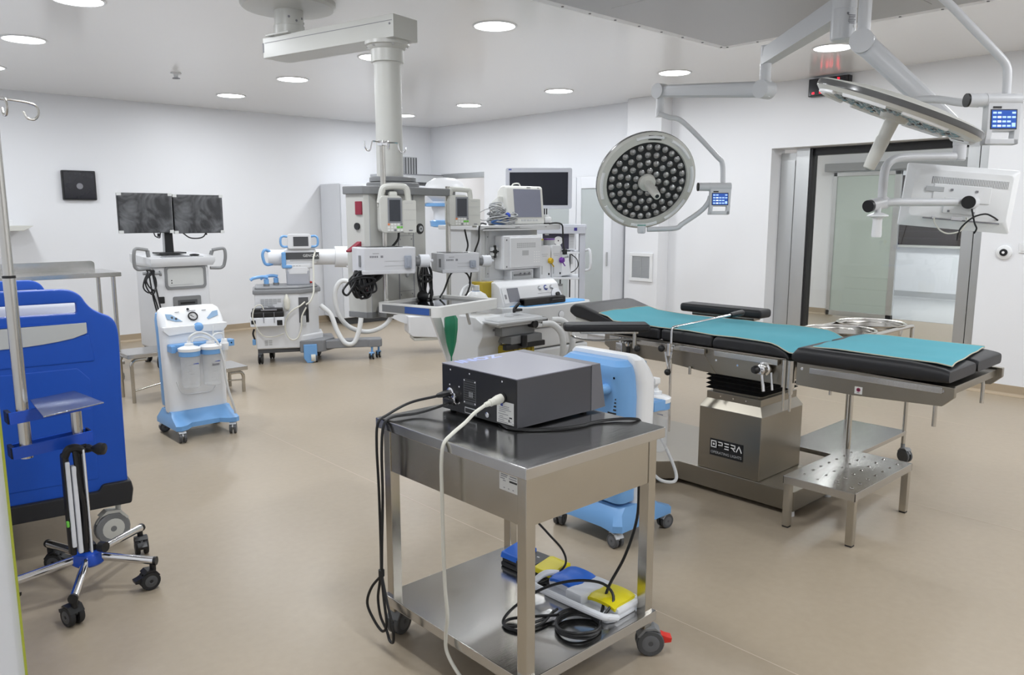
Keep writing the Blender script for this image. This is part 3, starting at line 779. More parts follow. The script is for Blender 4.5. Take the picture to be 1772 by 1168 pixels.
for w, h, x, y in ((.026, .004, -.058, .0255), (.026, .004, -.058, .0005), (.004, .026, -.069, .013), (.004, .026, -.047, .013), (.008, .008, -.058, .013)): b.plate(M2, w, h, .0006, (x, y))
b.use(LGREY); b.text('OPERATING LIGHTS', .0155, M2 @ Matrix.Translation((0, -.021, 0)), .0004, sx=1.02)
b.build('name_plate', t)
b = B(RUBBER)
rings = []
for k in range(11):
    z = .605 + k * .0125; e = .0 if k % 2 else .022
    rings.append([(p[0], p[1], z) for p in rrect(.375 + e * 2, .315 + e * 2, .02, 3, 3.972, 2.283)])
b.loft(rings); b.build('bellows', t)
# deck under the cushions
FX0, FX1 = 3.60, 4.27
b = B(STEELC)
b.box(FX0 + .05, FX1 - .05, 1.92, 3.08, .735, .80, .004)
for x in (FX0 + .02, FX1 - .05):
    b.prism([(1.90, .725), (2.38, .725), (2.52, .735), (3.06, .775), (3.09, .79), (3.09, .862), (1.90, .862)], 'x', x, x + .03, .003)
b.prism([(2.30, .725), (2.33, .725), (2.43, .855), (2.40, .855)], 'x', FX0 + .015, FX0 + .02)
b.use(CHROME)
for y, z in ((2.3, .80), (2.17, .79)): b.lathe([(.006, 0), (.006, .003), (.001, .003)], (FX0 + .02, y, z), (-1, 0, 0), 8)
b.build('deck', t)
for x in (FX0, FX1 - .022):
    for y0, y1 in ((1.93, 2.30), (2.36, 3.03)):
        b = B(STEEL); b.box(x - .008, x + .014, y0, y1, .826, .856, .003)
        for y in (y0 + .04, y1 - .04): b.cyl((x + .01, y, .84), (x + .03, y, .84), .01)
        b.build('side_rail', t)
b = B(STEELC)
for x in (FX0 - .005, FX1 - .025):
    b.prism([(1.115, .80), (1.16, .757), (1.55, .740), (1.83, .745), (1.83, .862), (1.115, .845)], 'x', x, x + .03, .003)
b.box(FX0 + .02, FX1 - .02, 1.14, 1.82, .80, .835, .003)
b.use(CHROME)
for y in (1.80, 1.68, 1.50, 1.30, 1.16): b.lathe([(.008, 0), (.007, .004), (.001, .004)], (FX0 - .005, y, .825 if y < 1.7 else .83), (-1, 0, 0), 10)
b.use(STEELT); b.box(FX0 - .014, FX0 - .005, 1.16, 1.76, .812, .842, .003)
b.build('leg_frame', t)
for x in (FX0 + .0, FX1 - .04):
    b = B(STEEL); b.cyl((x + .01, 1.865, .72), (x + .01, 1.865, .86), .02); b.cyl((x + .008, 1.862, .60), (x + .008, 1.862, .73), .0065); b.cyl((x + .008, 1.862, .69), (x + .008, 1.862, .73), .012); b.build('hinge_pin', t)
    b = B(STEEL); b.cyl((x + .01, 1.90, .72), (x + .01, 1.90, .86), .014); b.cyl((x + .008, 1.898, .60), (x + .008, 1.898, .73), .0065); b.build('hinge_pin', t)
    for y, z0, z1, r in ((1.19, .66, .78, .009), (1.66, .72, .76, .007), (2.46, .70, .745, .008)):
        b = B(STEEL); b.cyl((x + .01, y, z0), (x + .01, y, z1), r, n=12); b.build('locating_pin', t)
b = B(PAPER); M = faceW(FX0 - .0052, 1.52, .768); b.plate(M, .036, .034, .001); M2 = M @ Matrix.Translation((0, 0, .001))
b.use(mat('printed_crimson', (.25, .03, .08), .5)); b.lathe([(.007, 0), (.0095, 0), (.0095, .0006), (.007, .0006)], M2 @ Vector((0, .003, 0)), (-1, 0, 0), 16); b.use(INK); b.plate(M2, .008, .005, .0006, (0, .003)); b.plate(M2, .012, .002, .0006, (0, -.011)); b.build('warning_label', t)
# clamps along the near rail
b = B(CHROME)
b.lathe([(.036, 0), (.036, .012), (.028, .016), (.026, .045), (.018, .05), (.001, .05)], (FX0 - .005, 2.0, .80), (-1, 0, 0), 24)
b.cyl((FX0 - .035, 2.0, .80), (FX0 - .035, 1.985, .69), .008); b.cyl((FX0 - .02, 1.955, .79), (FX0 - .02, 1.945, .70), .006)
b.use(BLACK); b.lathe([(.001, .05), (.02, .05), (.022, .062), (.016, .075), (.001, .076)], (FX0 - .005, 2.0, .80), (-1, .35, 0), 18)
b.build('tilt_knob', t)
b = B(CHROME); b.cyl((FX0 - .03, 2.925, .70), (FX0 - .03, 2.925, .86), .009); b.lathe([(.001, -.022), (.016, -.016), (.022, 0), (.016, .016), (.001, .022)], (FX0 - .03, 2.865, .83), (0, 0, 1), 16); b.box(FX0 - .045, FX0 + .0, 2.90, 2.95, .755, .83, .006)
b.use(BLACK); b.sph((FX0 - .05, 2.95, .735), .018); b.cyl((FX0 - .03, 2.865, .735), (FX0 - .03, 2.865, .81), .012); b.sph((FX0 - .03, 2.865, .75), .016); b.box(FX0 - .05, FX0 - .03, 2.82, 2.90, .84, .852, .004)
b.build('rail_clamp', t)
# cushions
def cushion(name, x0, x1, y0, y1, z0, z1, bev=.03, lab=None, rot=None):
    b = B(PAD)
    if rot: b.M = rot
    b.box(x0, x1, y0, y1, z0, z1, bev, 4); return b.build(name, t, lab)
cushion('cushion', 3.625, 4.245, 2.685, 3.06, .862, .930, .02)
cushion('cushion', 3.625, 4.245, 2.335, 2.68, .862, .930, .02)
b = B(PAD); rings = []
for y, zt in ((2.33, .915), (2.318, .926), (2.30, .932), (2.05, .933), (1.99, .930), (1.95, .920), (1.92, .903), (1.90, .885), (1.89, .870)):
    rings.append([(p[0], y, p[1]) for p in rrect(.62, zt - .862 + .004, min(.026, (zt - .858) * .45), 6, 3.935, (.858 + zt) / 2)])
b.loft(rings); b.build('cushion', t)
for x0, x1 in ((3.56, 3.905), (3.925, 4.27)):
    b = B(PAD); rings = []
    for k in range(15):
        v = (0, .03, .07, .2, .4, .6, .7, .76, .80, .84, .88, .92, .955, .98, 1)[k]; y = 1.845 - v * .715
        if v > .82: y = 1.845 - .715 * .82 - .1287 * math.sin((v - .82) / .18 * PI / 2)
        sh = 1.0 if v < .72 else math.cos((v - .72) / .28 * PI / 2 * .74)
        if k == 0: sh = .18
        if k == 1: sh = .86
        rings.append([(p[0], y, p[1]) for p in rrect((x1 - x0) * (.98 if k else .95), .082 * (sh * .75 + .25), .034 * (sh * .75 + .25), 7, (x0 + x1) / 2, .897 - .012 * (1 - sh))])
    b.loft(rings); b.build('leg_cushion', t)
hm = Matrix.Translation((3.955, 3.065, .885)) @ Matrix.Rotation(R(8), 4, 'X')
b = B(PAD); b.M = hm
b.prism([(0, -.012), (.34, -.012), (.395, .01), (.395, .045), (.36, .075), (.30, .082), (.05, .05), (0, .035)], 'x', -.27, .27, .02, 3); b.build('head_cushion', t)
b = B(STEELW); b.M = hm; b.box(-.22, .22, .03, .35, -.035, -.012, .006); b.use(CREAM); b.box(-.24, -.20, .22, .36, -.06, -.01, .01); b.build('head_frame', t)
# arm boards
am = frame((3.375, 2.87, .925), Vector((-.74, .67, 0)), (-.67, -.74, 0))
b = B(PAD); b.M = am
b.prism([(-.24, -.075), (.20, -.075), (.245, -.05), (.245, .05), (.20, .075), (-.24, .075)], 'z', 0, .042, .014, 3); b.build('arm_board', t)
b = B(STEEL); b.M = am; b.box(-.18, .15, -.03, .03, -.016, 0, .004); b.tube([(.20, -.03, -.01), (.19, -.03, -.04), (.10, -.03, -.06), (.0, -.02, -.06), (-.14, 0, -.05)], .006, 8, 4); b.cyl((-.16, .02, -.10), (-.16, .02, 0), .012); b.use(BLACK); b.sph((-.17, .045, -.10), .018); b.build('arm_board_bracket', t)
b = B(PAD); b.box(4.30, 4.44, 2.44, 3.03, .945, 1.00, .018, 3); b.build('arm_board', t)
b = B(STEEL); b.box(4.33, 4.41, 2.5, 2.95, .925, .945, .004); b.cyl((4.32, 2.75, .80), (4.32, 2.75, .93), .012); b.box(4.25, 4.34, 2.73, 2.77, .82, .85, .004); b.build('arm_board_bracket', t)
# screen bar: upright rod, bent over the patient, black grip at its end
b = B(CHROME)
rx, ry = FX0 - .03, 2.56
e = Vector((4.14, 2.505, .988))
b.tube([(rx, ry, .36), (rx, ry, .60), (rx, ry, .80), (rx, ry, .935), (rx + .004, ry, .952), (rx + .02, ry - .001, .957), (rx + .2, ry - .02, .966), e], .0075, 12)
b.box(rx - .016, rx + .035, ry - .02, ry + .02, .82, .85, .006); b.cyl((rx - .022, ry, .80), (rx - .022, ry, .87), .014)
b.cyl((rx - .03, ry + .02, .82), (rx - .02, ry + .004, .72), .006); b.cyl((rx - .02, ry - .02, .82), (rx - .02, ry + .004, .72), .006)
b.use(BLACK); b.sph((rx - .022, ry + .004, .705), .019); b.sph((rx - .03, ry + .045, .835), .020)
d = (e - Vector((rx + .2, ry - .02, .966))).normalized(); b.lathe([(.009, -.06), (.015, -.055), (.017, 0), (.017, .055), (.012, .065), (.001, .066)], e, d, 16)
b.build('screen_bar', t)
# teal sheet draped over the cushions
ys = [3.19, 3.12, 3.03, 2.9, 2.78, 2.69, 2.60, 2.5, 2.40, 2.33, 2.2, 2.06, 1.99, 1.95, 1.915, 1.885, 1.86, 1.835, 1.80, 1.76, 1.65, 1.5, 1.38, 1.28, 1.20, 1.14]
zs = [z + .004 for z in [.972, .957, .943, .939, .938, .936, .938, .940, .937, .935, .940, .938, .935, .925, .909, .898, .897, .910, .930, .941, .946, .944, .943, .943, .943, .936]]
def edge(y): return 3.625 + .015 * math.sin(y * 3.1) + (.06 if y > 3.1 else 0)
rows = []
for y, z in zip(ys, zs):
    xa = edge(y); xb = 4.245 - .01 * math.sin(y * 2.3) - (.05 if y > 3.1 else 0)
    rows.append([(xa + (xb - xa) * i / 14, y + (.06 * (i / 14) if y < 1.2 else 0), z + .002 * math.sin(i * 1.1 + y * 5) - (.006 if i in (0, 14) else 0)) for i in range(15)])
b = B(TEAL); b.surf(rows, .0035)
b.use(TEALE); b.tube([r[0] for r in rows], .0028, 6); b.tube([r[-1] for r in rows], .0028, 6); b.tube(rows[-1], .0028, 6); b.tube(rows[0], .0028, 6)
tag(b.build('table_sheet'), 'teal sheet with cream edge lying on the operating table cushions', 'sheet')

# ------------------------------------------------------------------ bowl stand behind the operating table
t = thing('bowl_stand', 'steel bowl trolley with lower shelf behind the operating table', 'bowl stand', (4.95, 2.15, 0))
bx = (4.335, 5.15); by = (1.87, 2.245); TZ = .885
b = B(STEEL)
for y in by:
    b.tube([(bx[0], y, TZ - .03), (bx[0], y, TZ - .008), (bx[0] + .03, y, TZ), (bx[0] + .2, y, TZ), (bx[1] - .2, y, TZ), (bx[1] - .03, y, TZ), (bx[1], y, TZ - .008), (bx[1], y, TZ - .03)], .0125, 12, 3)
for y0 in (4.555, 4.985):
    b.tube([(y0 + .19 * math.cos(a), 2.06 + .185 * math.sin(a), TZ - .002) for a in (2 * PI * k / 32 for k in range(32))], .007, 8, 0, True)
b.build('top_frame', t)
for x in bx:
    for y in by:
        b = B(STEEL); b.cyl((x, y, .10), (x, y, TZ - .02), .0125); b.build('leg', t)
b = B(STEELT); b.box(bx[0] - .012, bx[1] + .012, by[0] - .012, by[1] + .012, .178, .205, .003); b.build('shelf', t)
for x, y, rz in ((bx[0], by[0], 40), (bx[0], by[1], 130), (bx[1], by[0], 70), (bx[1], by[1], 20)): caster(t, x, y, .12, .044, .022, rz, MGREY, DGREY, DGREY)
def bowl(x, y, label):
    t = thing('steel_bowl', label, 'bowl', (x, y, .74), group='round steel bowls on the bowl stand')
    b = B(BOWL)
    prof = [(.001, .735), (.11, .735), (.150, .75), (.172, .80), (.184, .86), (.188, .895), (.203, .898), (.206, .902), (.203, .905), (.186, .902), (.181, .862), (.169, .803), (.147, .755), (.108, .741), (.001, .741)]
    b.lathe(prof, (x, y, 0), (0, 0, 1), 48); b.build('basin', t)
bowl(4.555, 2.06, 'round steel bowl nearer the teal sheet, left of the two')
bowl(4.985, 2.06, 'round steel bowl farther from the teal sheet, right of the two')

# ------------------------------------------------------------------ suction units: white front shell, sky blue back and base
SH = .055
def suction(label, loc, rz, hose):
    t = thing('suction_unit', label, 'suction unit', loc, rz, group='white and blue suction units', room=False)
    # base on four casters
    b = B(LBLUE)
    P0 = [(-.225, -.215), (-.195, -.235), (-.15, -.22), (-.10, -.165), (.10, -.165), (.15, -.22), (.195, -.235), (.225, -.215), (.225, .17), (.19, .20), (.10, .18), (-.10, .18), (-.19, .20), (-.225, .17)]
    P1 = [(-.215, -.11), (-.195, -.125), (-.15, -.12), (-.10, -.11), (.10, -.11), (.15, -.12), (.195, -.125), (.215, -.11), (.205, .15), (.17, .17), (.10, .165), (-.10, .165), (-.17, .17), (-.205, .15)]
    P2 = [(u * .97, v * .80) for u, v in P1]
    b.loft([[(u, v, .088) for u, v in P0], [(u, v, .122) for u, v in P0], [(u, v, .168) for u, v in P1], [(u, v, .20) for u, v in P2]])
    b.build('base', t)
    for x, y, a in ((-.185, -.20, 80), (.185, -.20, 60), (-.195, .165, 170), (.195, .165, 110)): caster(t, x, y, .10, .038, .024, a, LGREY, DGREY, None)
    # white front shell: outline in (x, z), slightly narrower at the top, sloping console
    def ring(z, hw, y0, y1, r=.05):
        return [(p[0], p[1] + SH, z) for p in rrect(hw * 2, y1 - y0, min(r, (y1 - y0) * .45), 6, 0, (y0 + y1) / 2)]
    b = B(WHITE)
    b.loft([ring(.165, .200, -.125, -.02, .04), ring(.20, .212, -.13, -.005, .045), ring(.5, .218, -.135, -.005, .045), ring(.72, .222, -.135, -.005, .045), ring(.82, .224, -.135, -.0, .05),
            ring(.835, .224, -.130, .01, .05), ring(.89, .222, -.095, .02, .05), ring(.935, .212, -.06, .03, .045), ring(.955, .185, -.03, .03, .03), ring(.958, .15, -.02, .02, .02)])
    b.prism([(-.225, .83), (.225, .83), (.225, .80), (.19, .765), (.05, .775), (-.05, .775), (-.19, .765), (-.225, .80)], 'y', -.152 + SH, -.11 + SH, .006)
    b.tube([(-.155, -.136 + SH, .42), (-.13, -.137 + SH, .345), (-.09, -.137 + SH, .32), (0, -.137 + SH, .315), (.09, -.137 + SH, .32), (.12, -.137 + SH, .35)], .004, 6, 4)
    b.build('front_shell', t)
    # sky blue back shell
    b = B(LBLUE)
    b.loft([ring(.22, .195, -.03, .10, .04), ring(.26, .20, -.03, .105, .05), ring(.55, .205, -.03, .105, .06), ring(.75, .208, -.03, .11, .06), ring(.86, .206, -.02, .13, .06), ring(.91, .20, .0, .12, .06), ring(.935, .17, .01, .09, .04)])
    b.use(RUBBER)
    for k in range(9): b.box(-.165, -.115, .095 + SH, .1085 + SH, .62 + k * .018, .628 + k * .018)
    for x, z in ((-.17, .86), (.17, .86), (.17, .53), (-.17, .53), (0, .87)): b.lathe([(.006, 0), (.001, 0)], (x, (.1325 if z > .8 else .1065) + SH, z), (0, 1, 0), 8)
    b.build('back_shell', t)
    b = B(MBLUEDARK); b.prism(rrect(.20, .30, .05, 6, .06, .48), 'y', .098 + SH, .1065 + SH, .002); b.build('rear_hatch', t)
    b = B(LBLUE); b.tube([(u, v + SH, w) for u, v, w in ((-.12, .10, .80), (-.11, .135, .795), (-.05, .155, .79), (.03, .155, .79), (.09, .135, .795), (.10, .10, .80))], .026, 12, 4); b.build('handle', t)
    # console: gauge, knob, blue panels
    n = Vector((0, -.9, .5)).normalized()
    def con(x, z): 
        y = -.130 + SH + (z - .835) * .64
        return frame((x, y - .003, z), (1, 0, 0), (0, .5, .9))
    b = B(BLACK); M = con(.0, .888); c0 = M @ Vector((0, 0, 0)); b.lathe([(.001, .004), (.027, .004), (.027, .010), (.034, .010), (.035, 0), (.001, 0)], c0, M.to_3x3() @ Vector((0, 0, 1)), 28)
    b.use(INKW); b.lathe([(.027, .0045), (.001, .0045)], c0, M.to_3x3() @ Vector((0, 0, 1)), 24)
    b.use(INK); b.M = M; b.prism([(-.018, .008), (-.016, .012), (.008, -.006), (.006, -.008)], 'z', .0045, .006); b.M = Matrix()
    b.build('gauge', t)
    b = B(LBLUE); b.lathe([(.034, 0), (.032, .012), (.022, .026), (.010, .034), (.001, .035)], (.02, -.140 + SH, .812), (0, -.85, .5), 24); b.build('knob', t)
    b = B(mat_panel); b.M = con(.125, .887); b.prism([(.06, .035), (.02, .028), (-.03, -.02), (-.02, -.032), (.055, -.005)], 'z', 0, .003); b.build('control_panel', t)
    b = B(mat_panel); b.M = con(-.125, .887); b.prism([(-.06, .035), (-.02, .028), (.045, -.032), (.0, -.03), (-.055, -.005)], 'z', 0, .003)
    b.M = Matrix(); b.use(DGREY)
    for x, z in ((-.145, .89), (-.12, .88)): b.plate(con(x, z), .014, .014, .006)
    b.build('control_panel', t)
    b = B(INKG)
    for x, z, w in ((-.10, .925, .03), (-.0, .928, .06), (.09, .925, .03)): b.plate(con(x, z), w, .004, .002)
    b.use(INK); b.lathe([(.007, 0), (.010, 0), (.010, .002), (.007, .002)], con(-.02, .94) @ Vector((0, 0, 0)), (0, -.87, .5), 14)
    b.build('console_print', t)
    # rail, jars, filter
    b = B(LBLUE); b.box(-.20, .215, -.148, -.076, .655, .705, .004); b.box(.17, .245, -.16, -.09, .655, .705, .004); b.box(-.205, -.175, -.17, -.08, .65, .70, .004); b.use(INK); b.lathe([(.006, 0), (.001, 0)], (.222, -.1605, .68), (0, -1, 0), 8); b.build('rail', t)
    for x in (-.105, .045):
        c = (x, -.225, 0)
        b = B(CLEARP); b.lathe([(.001, .40), (.052, .40), (.060, .408), (.066, .64), (.063, .64), (.057, .412), (.05, .404), (.001, .404)], c, (0, 0, 1), 28)
        b.use(INKG)
        for k in range(8): b.box(x - .028, x - .028 + (.034 if k % 3 == 0 else .014), -.2885, -.2875, .44 + k * .022, .4415 + k * .022)
        b.use(INKB); b.box(x + .0, x + .036, -.2865, -.2855, .575, .582)
        if x > 0: b.use(INKG); b.box(x - .02, x + .03, -.2885, -.2875, .548, .564)
        j = b.build('jar', t)
        b = B(LBLUE); b.lathe([(.066, .632), (.071, .632), (.071, .668), (.066, .668)], c, (0, 0, 1), 28); b.box(x - .02, x + .02, -.165, -.145, .63, .668, .003); b.build('collar', j)
        b = B(WHITE); b.lathe([(.074, .667), (.075, .688), (.062, .694), (.03, .704), (.028, .72), (.014, .722), (.012, .735), (.001, .735)], c, (0, 0, 1), 28); b.build('lid', j)
    b = B(CLEARP); b.lathe([(.001, .56), (.012, .562), (.016, .58), (.019, .64), (.001, .64)], (.155, -.195, 0), (0, 0, 1), 18); b.use(WHITE); b.lathe([(.026, .64), (.028, .66), (.030, .672), (.030, .69), (.022, .70), (.02, .72), (.008, .724), (.001, .724)], (.155, -.195, 0), (0, 0, 1), 22); b.build('filter', t)
    b = B(TUBE)
    b.tube([(-.105, -.225, .73), (-.095, -.225, .765), (-.05, -.225, .79), (.0, -.23, .785), (.05, -.25, .75), (.08, -.275, .70)] + hose, .0085, 10, 5)
    b.tube([(-.08, -.215, .725), (-.06, -.21, .75), (-.01, -.215, .755), (.03, -.22, .735), (.04, -.225, .725)], .0065, 8, 4)
    b.tube([(.06, -.22, .728), (.075, -.215, .76), (.11, -.205, .77), (.145, -.195, .76), (.155, -.195, .72)], .0065, 8, 4)
    b.tube([(.09, -.16, .70), (.092, -.165, .78), (.10, -.16, .82)], .006, 8, 3)
    b.build('hose', t)
    t.scale = (1, 1, .965)
    return t
MBLUEDARK = mat('deep_blue_hatch', (.05, .13, .30), .45)
mat_panel = mat('muted_blue_panel', (.26, .40, .58), .4)
suction('white and blue suction unit in front of the twin-monitor trolley', (2.075, 5.66, 0), 0,
        [(.105, -.285, .58), (.115, -.285, .45), (.13, -.285, .35), (.15, -.285, .27), (.17, -.275, .20), (.178, -.265, .165)])
suction('blue backed suction unit seen from behind, beside the operating table', (2.93, 2.45, 0), 90,
        [(-.0, -.30, .55), (-.12, -.30, .40), (-.20, -.28, .29), (-.235, -.22, .262), (-.20, -.165, .27), (-.15, -.15, .30)])

# ------------------------------------------------------------------ ceiling pendant (frame: x to the right, y away from the camera)
PO, PA = (2.75, 4.08), 13.0
def PW(x, y, z=0.0):
    a = R(PA); return (PO[0] + x * math.cos(a) - y * math.sin(a), PO[1] + x * math.sin(a) + y * math.cos(a), z)
def pthing(name, label, cat, x, y, z, group=None, turn=0.0):
    """a thing turned like the pendant (plus its own turn); its parts are written in the pendant's frame"""
    t = thing(name, label, cat, PW(x, y, z), PA + turn, group, room=False); BASE[t.name] = (x, y, z); return t
t = thing('medical_pendant', 'grey ceiling pendant with jointed arm, round column and equipment head', 'ceiling pendant', PW(0, 0, .99), PA, room=False); BASE[t.name] = (0, 0, .99)
nx, ny = -.025, .83
b = B(PEND); b.lathe([(.001, CZ - .001), (.30, CZ - .001), (.30, CZ - .03), (.285, CZ - .045), (.10, CZ - .06), (.001, CZ - .06)], (nx, ny, 0), (0, 0, 1), 40); b.build('ceiling_flange', t)
b = B(PEND); b.lathe([(.098, 2.71), (.098, 2.775), (.092, 2.778), (.092, CZ - .05)], (nx, ny, 0), (0, 0, 1), 32)
b.use(INKG)
for a in (230, 260, 290, 320): b.lathe([(.008, 0), (.007, .003), (.001, .003)], (nx + .092 * math.cos(R(a)), ny + .092 * math.sin(R(a)), 2.80 + .02 * (a % 60 > 25)), (math.cos(R(a)), math.sin(R(a)), 0), 10)
b.build('neck', t)
b = B(PEND); b.box(-.105, .105, -.15, 1.0, 2.585, 2.712, .004); b.use(INKG); b.box(-.1065, -.104, -.14, .98, 2.676, 2.679); b.box(-.107, -.104, .99, 1.001, 2.62, 2.68)
b.lathe([(.007, 0), (.006, .003), (.001, .003)], (-.105, -.12, 2.66), (-1, 0, 0), 10); b.lathe([(.007, 0), (.006, .003), (.001, .003)], (.105, -.12, 2.64), (1, 0, 0), 10)
b.use(PEND); b.box(-.13, .08, .72, .94, 2.712, 2.722, .002); b.build('arm', t)
b = B(PEND); b.lathe([(.132, 2.585), (.132, 2.565), (.118, 2.56), (.108, 2.545), (.098, 2.54), (.098, 2.47), (.094, 2.468), (.086, 2.466), (.080, 2.45), (.080, 1.79)], (0, 0, 0), (0, 0, 1), 40)
b.use(CHROME)
for a in range(0, 360, 60): b.cyl((.118 * math.cos(R(a)), .118 * math.sin(R(a)), 2.552), (.118 * math.cos(R(a)), .118 * math.sin(R(a)), 2.562), .007, n=8)
b.build('column', t)
b = B(MGREY); b.lathe([(.001, 1.80), (.135, 1.80), (.14, 1.795), (.14, 1.772), (.12, 1.77), (.155, 1.766), (.16, 1.76), (.16, 1.738), (.001, 1.738)], (0, -.02, 0), (0, 0, 1), 36); b.build('swivel', t)
body = [(-.385, -.15), (-.365, -.175), (.115, -.175), (.125, -.165), (.125, .11), (-.20, .11), (-.385, -.01)]
b = B(PEND); b.prism(body, 'z', 1.0, 1.70, .004)
b.use(LGREY)
for x in (-.365, -.13, .0): b.box(x - .0025, x + .0025, -.1765, -.174, 1.02, 1.69)
b.use(INKG)
for x in (-.13, .002): b.box(x - .003, x + .003, -.177, -.174, 1.02, 1.69)
for z in (1.60, 1.45, 1.30, 1.12): b.box(-.128, -.003, -.1765, -.174, z, z + .002)
for x in (-.115, -.015):
    for z in (1.62, 1.43, 1.32, 1.10): b.lathe([(.005, 0), (.001, .002)], (x, -.175, z), (0, -1, 0), 8)
b.build('equipment_column', t)
b = B(MGREY); b.prism([(p[0] * 1.01, p[1] * 1.03) for p in body], 'z', .985, 1.02, .004); b.build('lower_rim', t)
b = B(DGREY); b.use(MGREY); b.prism([(-.40, -.155), (-.37, -.19), (-.25, -.26), (.12, -.23), (.34, -.235), (.355, -.22), (.355, -.185), (.34, -.17), (.14, -.15), (.14, .12), (-.20, .12), (-.40, 0)], 'z', 1.69, 1.735, .006); b.build('top_plate', t)
# gas and power outlets on the column
b = B(BLACK); b.lathe([(.032, 0), (.032, .006), (.024, .008), (.001, .008)], (.062, -.175, 1.49), (0, -1, 0), 20); b.use(LGREY); b.lathe([(.018, .008), (.018, .012), (.001, .012)], (.062, -.175, 1.49), (0, -1, 0), 16); b.use(BLACK); b.lathe([(.006, .012), (.001, .014)], (.062, -.175, 1.49), (0, -1, 0), 8); b.build('outlet', t)
b = B(BLACK); b.lathe([(.02, 0), (.02, .01), (.001, .01)], (-.385, -.10, 1.51), (-1, 0, 0), 18); b.build('outlet', t)
b = B(LGREY); b.lathe([(.018, 0), (.016, .008), (.001, .008)], (-.06, -.175, 1.22), (0, -1, 0), 16); b.use(WHITE); b.lathe([(.010, .008), (.001, .010)], (-.06, -.175, 1.22), (0, -1, 0), 12); b.build('outlet', t)
b = B(RED); b.box(-.394, -.375, -.14, -.09, 1.575, 1.65, .003); b.build('warning_tab', t, 'dark red tab')
b = B(RED); b.prism([(-.385, 1.425), (-.365, 1.42), (-.37, 1.405), (-.40, 1.39), (-.47, 1.365), (-.475, 1.375)], 'y', -.125, -.09, .003); b.use(BLACK); b.cyl((-.40, -.105, 1.32), (-.40, -.105, 1.39), .006); b.build('lever', t, 'dark red lever')
b = B(RED); b.box(-.395, -.37, -.19, -.165, 1.14, 1.26, .003); b.build('warning_tab', t, 'dark red tab')
# two equipment poles
for x, y, z0, z1 in ((-.30, -.225, 1.015, 1.97), (.30, -.205, 1.055, 1.75)):
    b = B(STEEL); b.cyl((x, y, z0), (x, y, z1), .0155, n=20); p = b.build('pole', t)
    if x < 0:
        b = B(CHROME); b.box(x - .022, x + .022, y - .022, y + .022, 1.955, 1.985, .005)
        b.tube([(x + .02, y, 1.975), (x + .09, y - .02, 1.978), (x + .105, y - .022, 1.972), (x + .112, y - .024, 1.94), (x + .13, y - .028, 1.925), (x + .155, y - .03, 1.93), (x + .165, y - .03, 1.955)], .004, 8, 3)
        b.tube([(x - .02, y, 1.975), (x - .06, y + .01, 1.978), (x - .07, y + .012, 1.965), (x - .08, y + .014, 1.93), (x - .10, y + .018, 1.925), (x - .115, y + .02, 1.945), (x - .118, y + .02, 1.975)], .004, 8, 3)
        b.tube([(x, y - .02, 1.975), (x - .03, y - .07, 1.975), (x - .045, y - .085, 1.94), (x - .055, y - .10, 1.93), (x - .062, y - .11, 1.96)], .004, 8, 3)
        b.build('hook_head', p)
        b = B(MGREY); b.box(x - .03, x + .03, y - .03, y + .045, .99, 1.05, .006); b.build('pole_foot', p)
# lower bracket to the white tray
b = B(STEELW); b.box(-.33, .28, -.27, -.20, 1.045, 1.06, .003); b.build('tray_bracket', t)

# ---- display-like tray in front of the pendant
T = pthing('glass_topped_tray', 'white framed tray with mirror-dark glass top below the pumps', 'tray', -.12, -.45, 1.03)
b = B(PEND); x0, x1, y0, y1 = -.405, .165, -.70, -.245
def frame_ring(b, x0, x1, y0, y1, z0, z1, w, r=.03):
    o = rrect(x1 - x0, y1 - y0, r, 5, (x0 + x1) / 2, (y0 + y1) / 2); i = rrect(x1 - x0 - 2 * w, y1 - y0 - 2 * w, r * .5, 5, (x0 + x1) / 2, (y0 + y1) / 2)
    n = len(o)
    vs = [(p[0], p[1], z) for z in (z0, z1) for q in (o, i) for p in q]; fs = []
    for k in range(n):
        j = (k + 1) % n
        fs += [(k, j, 2 * n + j, 2 * n + k), (n + j, n + k, 3 * n + k, 3 * n + j), (2 * n + k, 2 * n + j, 3 * n + j, 3 * n + k), (j, k, n + k, n + j)]
    b.add(vs, fs)
b.use(mat('tray_white', (.76, .76, .74), .35)); frame_ring(b, x0, x1, y0, y1, 1.03, 1.085, .045, .04); b.box(x0 + .03, x1 - .03, y0 + .03, y1 - .03, 1.03, 1.05, .004); b.build('frame', T)
b = B(SCREEN); b.use(mat('mirror_dark_glass', (.02, .022, .028), .03, spec=1.0, metal=.55)); b.box(x0 + .04, x1 - .04, y0 + .04, y1 - .04, 1.05, 1.071); b.build('glass_top', T)
b = B(LGREY); b.use(MGREY); b.box(x0 - .0025, x0 + .002, y0 + .05, y1 - .05, 1.038, 1.078); b.use(PBLUE); b.use(mat('blue_rail_label', (.03, .09, .33), .35)); b.box(x0 - .004, x0 - .002, y0 + .06, y1 - .22, 1.04, 1.076); b.build('rail_label', T)

